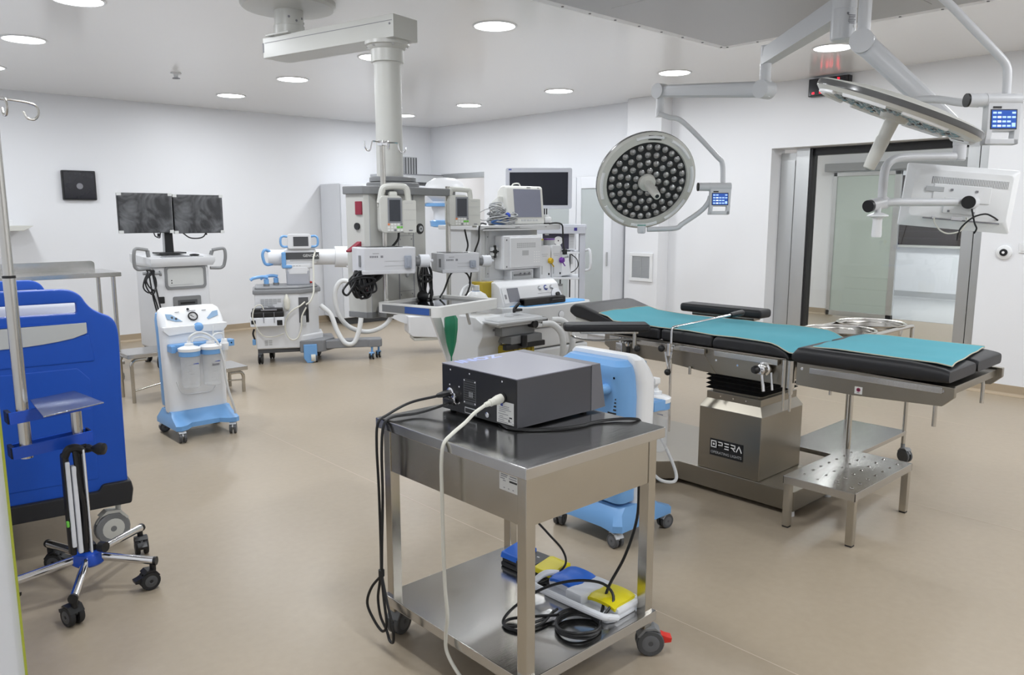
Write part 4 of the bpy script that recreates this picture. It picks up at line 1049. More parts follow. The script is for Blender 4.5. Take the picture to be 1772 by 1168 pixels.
# ---- infusion pumps on the poles
def pump(label, x, y, z, h, handle):
    t = pthing('infusion_pump', label, 'infusion pump', x, y, z, 'infusion pumps on the pendant poles', -36)
    w = .205
    b = B(CREAM); 
    b.prism(rrect(w * .62, h, .025, 5, x - w * .19, z + h / 2), 'y', y - .06, y + .05, .008)
    b.prism(rrect(w * .38, h * .88, .008, 4, x + w * .31, z + h * .44), 'y', y - .055, y + .045, .004)
    b.use(LGREY)
    for k in (.34, .62): b.box(x + w * .13, x + w * .495, y - .0565, y - .054, z + h * k, z + h * k + .0015)
    b.box(x + w * .2, x + w * .4, y - .0565, y - .054, z + h * .80, z + h * .80 + .002)
    b.use(CREAM); b.cyl((x + w * .36, y - .02, z - .012), (x + w * .36, y - .02, z + .004), .014); b.cyl((x - w * .52, y, z + h * .75), (x - w * .45, y, z + h * .75), .012)
    b.use(INKG); b.plate(frame((x + w * .34, y - .0555, z + h * .06), (1, 0, 0), (0, 0, 1)), .022, .006, .001)
    b.build('body', t)
    b = B(CREAM)
    if handle: b.tube([(x - w * .42, y - .01, z + h * .9), (x - w * .38, y - .01, z + h * 1.16), (x - w * .30, y - .01, z + h * 1.2), (x + w * .16, y - .01, z + h * 1.17), (x + w * .22, y - .01, z + h * 1.1), (x + w * .24, y - .01, z + h * .86)], .017, 10, 4)
    else:
        b.tube([(x - w * .46, y - .01, z + h * .8), (x - w * .40, y - .01, z + h * 1.12), (x - w * .30, y - .01, z + h * 1.24), (x + w * .05, y - .01, z + h * 1.26), (x + w * .28, y - .01, z + h * 1.2), (x + w * .33, y - .01, z + h * .86)], .018, 10, 4)
        b.box(x - w * .22, x + w * .02, y - .03, y + .02, z + h * .95, z + h * 1.12, .012)
    b.build('handle', t)
    b = B(MGREY); b.use(mat('pump_bezel', (.24, .25, .27), .35)); b.plate(frame((x - w * .10, y - .060, z + h * .60), (1, 0, 0), (0, 0, 1)), .080, h * .68, .003)
    b.use(mat('pump_display', (.05, .055, .065), .18)); b.plate(frame((x - w * .10, y - .0625, z + h * .60), (1, 0, 0), (0, 0, 1)), .062, h * .58, .002); b.build('screen', t)
    b = B(CREAM); Mk = frame((x - w * .10, y - .0603, z + h * .15), (1, 0, 0), (0, 0, 1))
    b.plate(Mk, .092, h * .24, .002)
    for i in range(5):
        for j in range(3):
            b.use(ORANGE if (i, j) == (0, 0) else GREENK if i >= 3 and j == 1 else WKEY if (i + j) % 4 else INKG)
            b.plate(Mk, .018 if i == 3 and j == 1 else .012, .011, .0045, (-.036 + i * .018, .016 - j * .016))
    b.build('keypad', t)
    return t
pump('infusion pump on the left pole, above the longer grey box', -.262, -.285, 1.475, .205, False)
pump('infusion pump on the right pole, above the shorter grey box', .372, -.265, 1.505, .19, True)

# ---- grey box units on the poles
def box_unit(label, x0, x1, y0, y1, z0, z1):
    t = pthing('warming_unit', label, 'medical device', (x0 + x1) / 2, (y0 + y1) / 2, z0, 'grey box units on the pendant poles', -32)
    w = x1 - x0
    b = B(BGREY); b.use(mat('unit_grey', (.60, .605, .63), .38, var=.02))
    b.prism([(x0 + .0, y1), (x0, y0 + .06), (x0 + .03, y0), (x1, y0), (x1 + .01, y0 + .01), (x1 + .01, y1)], 'z', z0 + .004, z1, .01, 3)
    b.box(x0 + .015, x1, y0 - .003, y1, z0, z0 + .022, .004)
    b.use(MGREY); b.plate(frame((x0 + .012, y0 + .032, (z0 + z1) / 2), (.45, -.89, 0), (0, 0, 1)), .016, (z1 - z0) * .42, .002)
    b.use(INKG); M = frame((x0 + w * .30, y0, z0 + (z1 - z0) * .66), (1, 0, 0), (0, 0, 1)); b.plate(M, .035, .003, .0006, (0, .017))
    for k in range(5): b.plate(M, .007, .011, .0006, (-.03 + k * .0095, 0))
    b.plate(M, .014, .012, .0006, (.033, 0))
    b.use(LGREY)
    for z in (.48, .30): b.box(x0 + w * .45, x0 + w * .88, y0 - .0012, y0 + .001, z0 + (z1 - z0) * z, z0 + (z1 - z0) * z + .003)
    b.build('housing', t)
    b = B(FILM); b.prism([(x0 + .05, y0 + .022), (x1 - .06, y0 + .022), (x1 - .085, y1 - .02), (x0 + .03, y1 - .02)], 'z', z1 - .002, z1 + .003, .001); b.build('top_display', t)
    b = B(BGREY); b.use(mat('clamp_blue_grey', (.33, .36, .42), .35)); b.box(x1 - .06, x1 - .022, y0 - .018, y0, z0 + .03, z1 - .045, .005); b.box(x1 - .05, x1 - .034, y0 - .024, y0 - .016, z0 + .04, z1 - .055, .003); b.build('clamp', t)
    b = B(MGREY); b.cyl((x1 + .005, y0 + .05, z0 + .065), (x1 + .04, y0 + .05, z0 + .065), .028); b.use(WHITE2); b.cyl((x1 + .04, y0 + .05, z0 + .065), (x1 + .095, y0 + .05, z0 + .065), .036); b.cyl((x1 + .09, y0 + .05, z0 + .065), (x1 + .12, y0 + .05, z0 + .065), .008); b.build('connector', t)
box_unit('long grey box unit on the left pole beside the red lever', -.575, -.265, -.41, -.24, 1.255, 1.40)
box_unit('short grey box unit on the right pole', .075, .325, -.42, -.25, 1.225, 1.345)

# ---- bundled cables
def bundle(label, c, n, rad, drop, seed):
    rr = random.Random(seed); b = B(CABLE); c = Vector(c)
    for k in range(n):
        a = rr.uniform(0, 2 * PI); x = rr.uniform(-rad, rad) * .7
        h = drop * rr.uniform(.7, 1.05)
        pts = [c + Vector((x * .5, rr.uniform(-.02, .02), 0)), c + Vector((x - rad * .6, rr.uniform(-.03, .0), -h * .45)), c + Vector((x - .02, rr.uniform(-.03, .0), -h)), c + Vector((x + rad * .5, rr.uniform(-.03, .01), -h * .95)), c + Vector((x + rad * .6, rr.uniform(-.02, .02), -h * .4)), c + Vector((x * .4 + .01, rr.uniform(-.01, .01), .0))]
        b.tube([PW(*p) for p in pts], .0055, 7, 5)
    b.tube([PW(*(c + Vector((rad * 1.1 * math.cos(a), -.02, -drop * .4 + .02 * math.sin(a))))) for a in (2 * PI * k / 12 for k in range(12))], .008, 7, 3, True)
    return b
b = bundle('', (-.57, -.30, 1.275), 18, .075, .135, 3)
b.tube([PW(-.60, -.30, 1.20), PW(-.50, -.28, 1.215), PW(-.42, -.27, 1.25), PW(-.38, -.25, 1.26)], .020, 8, 4); b.tube([PW(-.62, -.33, 1.19), PW(-.52, -.30, 1.20), PW(-.42, -.29, 1.235), PW(-.36, -.26, 1.26)], .016, 8, 4)
b.tube([PW(-.58, -.32, 1.25), PW(-.68, -.35, 1.24), PW(-.76, -.36, 1.19), PW(-.72, -.35, 1.16), PW(-.64, -.33, 1.22)], .006, 7, 5)
tag(b.build('cable_bundle'), 'tangled black cable bundle hanging under the longer grey box', 'cable')
b = bundle('', (-.06, -.30, 1.31), 9, .05, .27, 5)
b.tube([PW(.06, -.33, 1.08), PW(.14, -.30, 1.12), PW(.22, -.28, 1.20), PW(.30, -.27, 1.235)], .006, 7, 5)
b.tube([PW(.0, -.33, 1.07), PW(.10, -.33, 1.055), PW(.2, -.3, 1.075)], .006, 7, 5)
b.sph(PW(-.10, -.33, 1.10), .035)
tag(b.build('cable_bundle'), 'tied black cables hanging between the two grey boxes', 'cable')
b = B(CABLE); b.tube([PW(.40, -.26, 1.48), PW(.43, -.25, 1.43), PW(.445, -.25, 1.38), PW(.43, -.25, 1.34)], .006, 7, 4); b.tube([PW(.28, -.3, 1.235), PW(.37, -.3, 1.20), PW(.40, -.3, 1.14), PW(.37, -.3, 1.08), PW(.36, -.29, 1.06)], .006, 7, 5)
tag(b.build('pump_cable'), 'black cable from the right infusion pump down past the short box', 'cable')
b = B(CABLE); b.tube([PW(-.23, -.27, 1.475), PW(-.235, -.27, 1.44), PW(-.255, -.26, 1.41), PW(-.28, -.255, 1.39)], .007, 7, 4)
tag(b.build('pump_cable'), 'short black cable below the left infusion pump', 'cable')

# ------------------------------------------------------------------ anaesthesia machine
t = thing('anaesthesia_machine', 'white anaesthesia machine with ventilator panel, vaporisers and blue topped desk', 'medical device', (4.4, 4.75, 0))
GM = mat('anaesthesia_grey', (.60, .61, .62), .36, var=.015); GM2 = mat('anaesthesia_pale', (.70, .71, .73), .36, var=.015)
b = B(GM); b.prism([(3.98, 1.47), (3.90, 1.455), (3.90, 1.49), (4.80, 1.495), (4.80, 1.455)], 'y', 4.60, 5.12, .006); b.box(3.94, 4.78, 4.60, 4.63, 1.45, 1.462, .002)
b.use(INKG); b.plate(faceS(4.30, 4.60, 1.475), .05, .006, .001); b.plate(faceS(4.62, 4.60, 1.475), .02, .005, .001); b.build('top_shelf', t)
b = B(GM); b.box(4.0, 4.62, 4.70, 5.08, .86, 1.458, .006); b.box(3.93, 4.02, 4.74, 5.06, .20, 1.456, .006)
b.use(LGREY); b.box(4.045, 4.08, 4.690, 4.702, 1.08, 1.45, .003); b.use(MGREY)
for z in (1.11, 1.26, 1.40): b.lathe([(.006, 0), (.001, .003)], (4.062, 4.69, z), (0, -1, 0), 8)
b.build('back_column', t)
b = B(GM2); b.box(4.14, 4.56, 4.585, 4.70, 1.14, 1.41, .012); b.box(4.20, 4.545, 4.570, 4.60, 1.155, 1.395, .008)
b.use(LGREY)
for i in range(10):
    for j in range(3): b.plate(faceS(4.275 + i * .021, 4.5702, 1.345 - j * .014), .017, .010, .0008)
b.plate(faceS(4.36, 4.5702, 1.27), .07, .04, .0008); b.use(MGREY)
for z in (1.375, 1.165): b.lathe([(.008, 0), (.001, .002)], (4.17, 4.585, z), (0, -1, 0), 8)
for i in range(3):
    for j in range(5): b.use(INKW); b.plate(faceS(4.46 + i * .026, 4.5702, 1.275 - j * .02), .014, .007, .0008)
b.build('folding_screen_back', t)
b = B(BLACK); b.lathe([(.018, 0), (.018, .02), (.010, .024), (.001, .024)], (4.105, 4.66, 1.285), (0, -1, 0), 16); b.box(4.06, 4.15, 4.645, 4.66, 1.28, 1.29, .003); b.use(WHITE); b.box(4.09, 4.14, 4.65, 4.70, 1.25, 1.32, .006); b.use(BLACK); b.box(4.095, 4.115, 4.645, 4.66, 1.235, 1.335, .003); b.build('screen_joint', t)
b = B(GM2); b.box(4.24, 4.50, 4.62, 4.70, 1.03, 1.135, .006); b.use(LGREY); b.box(4.26, 4.48, 4.612, 4.622, 1.045, 1.12, .003); b.use(MGREY); b.box(4.27, 4.46, 4.606, 4.613, 1.085, 1.10, .003); b.use(INKG)
for k in range(3): b.lathe([(.010, 0), (.008, .010), (.001, .010)], (4.34 + k * .05, 4.606, 1.10), (0, -1, 0), 10)
b.build('flowmeter_bank', t)
# ventilator console, leaning back
b = B(GM2)
b.prism([(4.42, .885), (4.47, 1.02), (4.52, 1.055), (4.95, 1.06), (4.95, .86), (4.42, .86)], 'x', 3.985, 4.635, .010)
b.build('ventilator_console', t)
CM = frame((4.31, 4.4445, .955), (1, 0, 0), (0, .35, .94))
b = B(GM2); b.plate(CM, .62, .125, .004)
b.use(mat('ventilator_screen', (.20, .205, .235), .2)); b.plate(CM, .115, .11, .007, (-.20, 0)); b.use(INKG); b.plate(CM, .17, .002, .005, (.15, -.005)); b.plate(CM, .02, .035, .005, (-.285, -.01)); b.use(INKB)
b.build('console_face', t)
for x, y, r in ((.095, .037, .020), (.165, .037, .022), (.23, .037, .021)):
    b = B(LGREY); o = CM @ Vector((x, y, .004)); d = CM.to_3x3() @ Vector((0, 0, 1))
    b.use(INKB if x == .165 else LGREY); b.lathe([(r, 0), (r, .002), (r * .8, .002), (r * .8, 0)], o, d, 20)
    b.use(WHITE2); b.lathe([(r * .55, 0), (r * .5, .014), (.001, .015)], o, d, 14); b.build('gauge_ring', t)
b = B(WHITE2); o = CM @ Vector((.265, -.03, .004)); d = CM.to_3x3() @ Vector((0, 0, 1)); b.lathe([(.055, 0), (.055, .008), (.045, .012), (.001, .012)], o, d, 28); b.use(INKG); b.lathe([(.056, 0), (.056, .004), (.053, .004)], o, d, 28); b.use(BLACK); b.lathe([(.02, .012), (.018, .03), (.001, .032)], o, d, 14); b.build('selector_dial', t)
# desk and drawers
b = B(GM); b.prism([(4.08, 4.36), (4.16, 4.30), (4.84, 4.30), (4.93, 4.38), (4.93, 5.05), (3.98, 5.05), (3.98, 4.42)], 'z', .70, .868, .012, 3)
b.use(WHITE2); b.lathe([(.03, 0), (.03, .004), (.024, .006), (.001, .006)], (4.50, 4.30, .785), (0, -1, 0), 22); b.use(BLACK); b.lathe([(.0315, 0), (.0315, .003), (.030, .003)], (4.50, 4.30, .785), (0, -1, 0), 22); b.use(WHITE2); b.cyl((4.70, 4.28, .80), (4.82, 4.28, .80), .014)
b.build('desk', t)
b = B(PBLUETOP); b.prism([(4.10, 4.40), (4.18, 4.335), (4.82, 4.335), (4.88, 4.40), (4.88, 4.50), (4.0, 4.50), (4.0, 4.44)], 'z', .868, .874, .002); b.build('desk_mat', t)
for z0, z1 in ((.525, .692), (.30, .517)):
    b = B(GM); b.box(4.10, 4.88, 4.345, 5.02, z0, z1, .02, 3); b.build('drawer', t)
b = B(GM); b.box(4.0, 4.90, 4.38, 5.05, .14, .30, .02, 3); b.use(MGREY); b.box(3.95, 4.92, 4.36, 5.08, .10, .145, .012); b.build('base', t)
for x, y, a in ((4.0, 4.42, 60), (4.86, 4.42, 30), (4.0, 5.0, 110), (4.86, 5.0, 20)): caster(t, x, y, .115, .045, .022, a, MGREY, DGREY, None)
b = B(GM); b.prism([(4.30, .84), (4.22, .80), (4.22, .70), (4.27, .62), (4.27, .18), (4.50, .18), (4.50, .84)], 'x', 3.60, 3.84, .012); b.use(INKG); b.prism([(-.04, 0), (.05, -.01), (.05, -.035), (.01, -.03)], 'z', 0, .002) if False else b.plate(faceS(3.73, 4.22, .745), .06, .018, .0015); b.build('side_module', t)
# breathing block
b = B(LGREY); b.box(3.66, 4.10, 4.10, 4.40, .775, .83, .016, 3); b.box(3.62, 4.12, 4.08, 4.42, .80, .815, .004); b.use(MGREY); b.box(3.72, 4.05, 4.14, 4.36, .70, .778, .01); b.box(3.78, 4.10, 4.11, 4.30, .64, .70, .01)
b.use(BLACK); b.box(3.74, 4.14, 4.12, 4.16, .60, .64, .006); b.cyl((4.0, 4.08, .775), (4.0, 4.14, .775), .028); b.cyl((4.12, 4.10, .79), (4.12, 4.16, .79), .026); b.cyl((3.9, 4.10, .62), (3.9, 4.10, .70), .025)
b.build('breathing_block', t)
for x, y in ((3.86, 4.22), (3.98, 4.28)):
    b = B(CLEARP); b.lathe([(.036, .83), (.036, .85), (.03, .856), (.001, .858)], (x, y, 0), (0, 0, 1), 22); b.build('valve_dome', t)
b = B(BLACK); b.tube([(3.95, 4.26, .85), (3.95, 4.26, .875), (3.975, 4.25, .905), (3.99, 4.24, .925)], .012, 8, 3); b.box(3.94, 4.0, 4.22, 4.26, .86, .88, .006); b.build('pressure_gauge_arm', t)
b = B(YELC)
for k in range(6): b.box(3.80 + k * .045, 3.835 + k * .045, 4.15, 4.30, .44, .62, .012)
b.box(3.795, 4.065, 4.16, 4.29, .45, .61, .01); b.build('absorber_canister', t)
b = B(YELC); b.box(3.90, 4.02, 4.56, 4.70, .90, 1.06, .01); b.build('suction_canister', t)
b = B(TUBE); b.tube([(4.05, 4.06, .775), (4.11, 4.01, .77), (4.16, 3.97, .70), (4.17, 3.96, .58), (4.16, 3.98, .45)], .024, 12, 6); b.build('breathing_hose', t)
b = B(TUBE); b.tube([(4.17, 4.08, .79), (4.23, 4.03, .785), (4.27, 3.99, .72), (4.28, 3.97, .60), (4.25, 4.0, .45)], .024, 12, 6); b.build('breathing_hose', t)
# bag arm with the green bag
b = B(LGREY); b.tube([(3.55, 4.3, .80), (3.42, 4.20, .94), (3.27, 4.12, .95), (3.222, 4.10, .92)], .012, 8, 4); b.build('bag_arm', t)
b = B(GREENB); b.lathe([(.001, .515), (.004, .52), (.005, .57), (.018, .605), (.034, .67), (.045, .76), (.046, .83), (.022, .87), (.012, .885)], (3.222, 4.10, .055), (0, 0, 1), 8); b.build('breathing_bag', t, 'deep green rubber bag')
b = B(WHITE); b.use(mat('white_sleeve', (.76, .77, .78), .4)); b.loft([[(3.09, 4.15, .93), (3.165, 4.15, .93), (3.165, 4.17, .93), (3.09, 4.17, .93)], [(3.25, 4.15, .53), (3.30, 4.15, .53), (3.30, 4.17, .53), (3.25, 4.17, .53)]]); b.build('hose_sleeve', t)
# vaporisers
for x, ink, capm, lab in ((4.60, YELP, YELCAP, 'vaporiser with yellow dial'), (4.735, PURPLE, PURPLE, 'vaporiser with purple dial')):
    b = B(GM2); b.prism([(x - .063, 1.055), (x + .066, 1.055), (x + .060, 1.30), (x + .045, 1.322), (x - .055, 1.322), (x - .063, 1.30)], 'y', 4.58, 4.74, .006)
    b.use(LGREY); b.plate(faceS(x - .01, 4.58, 1.25), .07, .004, .001); b.plate(faceS(x - .01, 4.58, 1.235), .05, .004, .001); b.plate(faceS(x - .042, 4.58, 1.12), .014, .07, .001); b.use(BLACK); b.lathe([(.010, 0), (.001, .006)], (x + .04, 4.58, 1.085), (0, -1, 0), 10)
    v = b.build('vaporiser', t, lab)
    b = B(capm); b.lathe([(.052, 1.365), (.053, 1.375), (.001, 1.376)], (x - .02, 4.66, 0), (0, 0, 1), 24); b.use(LGREY); b.lathe([(.051, 1.318), (.051, 1.366), (.001, 1.366)], (x - .02, 4.66, 0), (0, 0, 1), 24); b.build('cap', v)
    b = B(ink); b.lathe([(.024, 0), (.026, .012), (.02, .03), (.001, .032)], (x + .045, 4.58, 1.195), (.2, -1, 0), 8); b.cyl((x + .05, 4.565, 1.18), (x + .078, 4.56, 1.145), .005); b.build('dial', v)
# patient monitor on the shelf
t = thing('patient_monitor', 'cream patient monitor standing on the anaesthesia machine shelf', 'monitor', (4.45, 4.8, 1.495))
b = B(CREAM); b.use(mat('monitor_cream', (.63, .63, .60), .38))
b.prism([(4.65, 1.497), (4.68, 1.79), (4.70, 1.805), (4.745, 1.80), (4.79, 1.76), (4.81, 1.62), (4.81, 1.497)], 'x', 4.25, 4.66, .012, 3)
b.prism([(4.72, 1.72), (4.80, 1.68), (4.82, 1.56), (4.72, 1.50)], 'x', 4.20, 4.26, .008); b.use(LGREY); b.lathe([(.025, 0), (.025, .004), (.001, .004)], (4.20, 4.77, 1.64), (-1, 0, 0), 14)
b.build('housing', t)
MM = frame((4.475, 4.6665, 1.655), (1, 0, 0), (0, .10, .995))
b = B(GSCREEN); b.plate(MM, .30, .225, .004, (.0, .01)); b.build('screen', t)
b = B(LGREY)
for k in range(6): b.plate(MM, .022, .014, .003, (-.07 + k * .032, -.128))
b.use(INKG); b.plate(MM, .04, .006, .003, (.02, .138)); b.plate(MM, .02, .004, .003, (.13, .136)); b.build('button_row', t)
b = B(CREAM); b.tube([(4.40, 4.78, 1.795), (4.42, 4.78, 1.82), (4.48, 4.78, 1.825), (4.50, 4.78, 1.798)], .006, 8, 3); b.build('handle', t)
# small things on the shelf
b = B(GCABLE); rr = random.Random(4)
for k in range(9):
    cx, cy, z = 4.20 + rr.uniform(-.03, .03), 4.66 + rr.uniform(-.02, .01), 1.507 + k * .009
    b.tube([(cx + (.13 + rr.uniform(-.03, .03)) * math.cos(a), cy + .035 * math.sin(a), z + .012 * math.sin(2 * a + k)) for a in (2 * PI * i / 12 for i in range(12))], .006, 7, 4, True)
for k in range(8):
    cx, z = 4.12 + rr.uniform(-.02, .03), 1.57 + k * .010
    b.tube([(cx + (.07 + rr.uniform(-.02, .02)) * math.cos(a), 4.66 + .03 * math.sin(a) + rr.uniform(-.005, .005), z + .03 * math.sin(a + k)) for a in (2 * PI * i / 10 for i in range(10))], .0045, 7, 4, True)
b.tube([(4.05, 4.66, 1.62), (3.98, 4.63, 1.61), (3.91, 4.62, 1.58), (3.92, 4.62, 1.54), (3.97, 4.62, 1.53), (4.05, 4.64, 1.54)], .004, 7, 5)
b.use(PBLUE); b.use(mat('cable_tie_blue', (.02, .06, .40), .4)); b.lathe([(.024, -.012), (.026, 0), (.024, .012)], (4.22, 4.63, 1.565), (1, 0, .3), 14)
b.use(mat('blue_sensor_lead', (.03, .10, .28), .4)); b.tube([(4.09 + .09 * math.cos(a) + .05, 4.625, 1.515 + .012 * math.sin(a)) for a in (2 * PI * i / 10 for i in range(10))], .008, 8, 4, True)
tag(b.build('monitor_cables'), 'coiled grey patient cables with blue tie heaped on the shelf', 'cable')
t = thing('printer_holder', 'small white holder with two dark rods right of the patient monitor', 'holder', (4.73, 4.72, 1.495))
b = B(WHITE); b.box(4.69, 4.775, 4.68, 4.76, 1.495, 1.555, .012); b.cyl((4.735, 4.72, 1.555), (4.735, 4.72, 1.575), .03); b.build('body', t)
for x in (4.725, 4.75):
    b = B(BLACK); b.cyl((x, 4.72, 1.57), (x, 4.72, 1.625), .006); b.build('rod', t)
b = B(CABLE); b.tube([(4.66, 4.60, 1.50), (4.74, 4.59, 1.505), (4.79, 4.58, 1.49), (4.80, 4.578, 1.44), (4.80, 4.575, 1.36), (4.805, 4.57, 1.30), (4.81, 4.565, 1.27)], .007, 8, 5); b.box(4.79, 4.83, 4.55, 4.575, 1.24, 1.285, .006); b.box(4.67, 4.75, 4.66, 4.68, 1.496, 1.506, .003)
tag(b.build('power_cable'), 'black cable with plug draped over the right end of the shelf', 'cable')
b = B(CABLE); b.tube([(4.02, 4.66, 1.50), (3.95, 4.62, 1.507), (3.90, 4.59, 1.50), (3.885, 4.585, 1.46), (3.885, 4.59, 1.38), (3.865, 4.62, 1.28), (3.86, 4.66, 1.10), (3.86, 4.70, .95)], .007, 8, 6)
tag(b.build('power_cable'), 'black cable falling over the left end of the shelf', 'cable')
t = thing('black_case', 'flat black plastic case lying on the blue desk top', 'case', (4.36, 4.42, .874))
b = B(BLACK); b.box(4.14, 4.60, 4.345, 4.41, .874, .925, .008); b.prism([(4.14, 4.345), (4.40, 4.335), (4.60, 4.36), (4.60, 4.41), (4.14, 4.41)], 'z', .876, .93, .008); b.build('body', t)
b = B(RUBBER); b.tube([(4.42, 4.335, .90), (4.43, 4.322, .905), (4.54, 4.332, .905), (4.55, 4.35, .90)], .007, 8, 3); b.build('handle', t)
t = thing('face_mask', 'clear face mask with blue rim behind the glass-topped tray', 'mask', (3.76, 4.48, .93))
b = B(CLEARP); b.use(TUBE); b.lathe([(.095, .93), (.10, .945), (.075, .985), (.03, 1.01), (.028, 1.05), (.02, 1.05)], (3.76, 4.48, 0), (0, 0, 1), 22); b.use(MBLUEDARK); b.lathe([(.032, 1.0), (.034, 1.008), (.030, 1.012)], (3.76, 4.48, 0), (0, 0, 1), 18); b.build('cup', t)
b = B(LGREY); b.tube([(3.73, 4.48, 1.05), (3.66, 4.44, 1.06), (3.56, 4.38, 1.04), (3.48, 4.32, .98), (3.46, 4.30, .90)], .012, 8, 5); b.build('elbow_tube', t)

# ------------------------------------------------------------------ endoscopy tower behind it (frame turned to face the camera)
TO, TA = (5.7, 5.4), -46.6
def tthing(name, label, cat, x, y, z):
    a = R(TA); t = thing(name, label, cat, (TO[0] + x * math.cos(a) - y * math.sin(a), TO[1] + x * math.sin(a) + y * math.cos(a), z), TA, room=False); BASE[t.name] = (x, y, z); return t
t = tthing('equipment_tower', 'pale blue-grey equipment rack on wheels behind the anaesthesia machine', 'equipment rack', -.13, .2, 0)
for x in (-.43, .17):
    b = B(BGREY); b.box(x - .03, x + .03, 0, .06, .10, 1.46, .006); b.use(DGREY); b.box(x - .036 if x > 0 else x + .03, x - .029 if x > 0 else x + .036, .005, .04, .10, 1.44); b.build('post', t)
b = B(BGREY); b.box(-.46, .21, -.02, .44, 1.43, 1.475, .008); b.box(-.44, .20, -.03, -.015, 1.385, 1.46, .006); b.use(mat('rack_badge', (.05, .04, .25), .4)); b.plate(frame((.10, -.031, 1.43), (1, 0, 0), (0, 0, 1)), .03, .03, .002); b.build('top_shelf', t)
for z in (1.185, .93, .55, .16):
    b = B(WHITE2); b.box(-.40, .14, -.01, .42, z, z + .022, .004); b.build('shelf', t)
for x in (-.20, -.05, .05):
    b = B(DGREY); b.box(x - .008, x + .008, .40, .42, .15, 1.43); b.build('back_bar', t)
b = B(WHITE2); b.tube([(.20, .02, 1.22), (.245, -.03, 1.22), (.25, -.03, 1.05), (.20, .02, 1.02)], .013, 8, 3); b.build('handle', t)
b = B(MGREY); b.box(-.47, .21, -.04, .46, .10, .16, .01); b.build('base', t)
for x, y, a in ((-.43, 0, 40), (.17, 0, 80), (-.43, .42, 120), (.17, .42, 60)): caster(t, x, y, .11, .042, .022, a, MGREY, DGREY, None)
t = tthing('rack_monitor', 'wide dark flat monitor with pale frame above the equipment rack', 'monitor', -.27, .2, 1.475)
b = B(BGREY); b.prism(rrect(.665, .405, .02, 5, -.272, 1.832), 'y', .12, .175, .008); b.use(INKB); b.plate(frame((-.56, .1195, 2.018), (1, 0, 0), (0, 0, 1)), .03, .012, .002); b.build('housing', t)
b = B(mat('navy_screen', (.010, .012, .022), .2)); b.plate(frame((-.272, .1198, 1.828), (1, 0, 0), (0, 0, 1)), .585, .325, .002); b.build('screen', t)
b = B(BGREY); b.box(-.33, -.21, .14, .19, 1.475, 1.68, .006); b.box(-.42, -.12, .05, .30, 1.474, 1.49, .004); b.build('stand', t)
t = tthing('endoscopy_processor', 'violet-grey box with round white dial on the equipment rack shelf', 'medical device', -.08, .2, 1.207)
b = B(WHITE2); b.box(-.23, .095, .03, .38, 1.222, 1.39, .006)
for x in (-.2, .06): b.cyl((x, .06, 1.207), (x, .06, 1.224), .012); b.cyl((x, .34, 1.207), (x, .34, 1.224), .012)
b.build('housing', t)
b = B(VIOLETB); b.plate(frame((-.095, .03, 1.31), (1, 0, 0), (0, 0, 1)), .26, .155, .004); b.use(INKW); b.plate(frame((-.185, .026, 1.375), (1, 0, 0), (0, 0, 1)), .04, .012, .001); b.use(LGREY)
for k in range(9): b.plate(frame((.062, .03, 1.245 + k * .016), (1, 0, 0), (0, 0, 1)), .04, .009, .002)
b.build('front_panel', t)
b = B(WHITE); b.lathe([(.044, 0), (.044, .006), (.04, .008), (.001, .008)], (-.07, .026, 1.315), (0, -1, 0), 26); b.use(INK); b.lathe([(.007, .008), (.001, .012)], (-.07, .026, 1.315), (0, -1, 0), 10); b.build('dial', t)
t = tthing('white_unit', 'tilted white box on the second rack shelf under the violet box', 'medical device', -.02, .15, .952)
b = B(WHITE2); b.prism([(-.10, .953), (.06, .975), (.035, 1.15), (-.08, 1.12)], 'y', .02, .30, .008); b.build('housing', t)
b = B(CABLE); b.tube([(.06, .25, 1.17), (.12, .2, 1.12), (.13, .18, 1.05), (.09, .2, 1.0), (.05, .25, .98)], .005, 7, 5); b.build('cable', t)
t = tthing('slim_unit', 'slim grey upright unit with dark slots low on the rack', 'medical device', -.06, .1, .57)
b = B(LGREY); b.box(-.12, -.02, .02, .32, .575, .86, .008); b.use(DGREY); b.box(-.128, -.118, .03, .3, .58, .85); b.plate(frame((-.065, .02, .76), (1, 0, 0), (0, 0, 1)), .025, .10, .003); b.plate(frame((-.065, .02, .63), (1, 0, 0), (0, 0, 1)), .025, .04, .003); b.build('housing', t)

# ------------------------------------------------------------------ glass-fronted cabinets along the far wall
def cabinet(label, y0, y1):
    t = thing('glass_cabinet', label, 'cabinet', (7.55, (y0 + y1) / 2, 0), group='white glass-fronted cabinets')
    x0, x1, h = 7.32, XW - .02, 2.03
    b = B(WHITE2); b.box(x0 + .02, x1, y0, y0 + .02, .08, h); b.box(x0 + .02, x1, y1 - .02, y1, .08, h); b.box(x0 + .02, x1, y0, y1, h - .03, h); b.box(x0 + .02, x1, y0, y1, .08, .11); b.box(x1 - .02, x1, y0, y1, .08, h); b.box(x0 + .05, x1, y0 + .02, y1 - .02, 0, .08); b.build('carcass', t)
    for z in (.5, .93, 1.36, 1.72):
        b = B(CABGLASS); b.box(x0 + .04, x1 - .03, y0 + .022, y1 - .022, z, z + .006); b.build('shelf', t)
    b = B(WHITE2); w = .075
    b.box(x0, x0 + .02, y0, y0 + w * 1.6, .08, h, .003); b.box(x0, x0 + .02, y1 - w, y1, .08, h, .003); b.box(x0, x0 + .02, y0 + w * 1.6, y1 - w, h - .14, h, .003); b.box(x0, x0 + .02, y0 + w * 1.6, y1 - w, .08, .16, .003); d = b.build('door', t)
    b = B(CABGLASS); b.box(x0 + .008, x0 + .013, y0 + w * 1.6, y1 - w, .16, h - .14); b.build('door_glass', d)
    b = B(ALU); b.box(x0 - .025, x0, y0 + .045, y0 + .057, .95, 1.12, .003); b.build('door_handle', d)
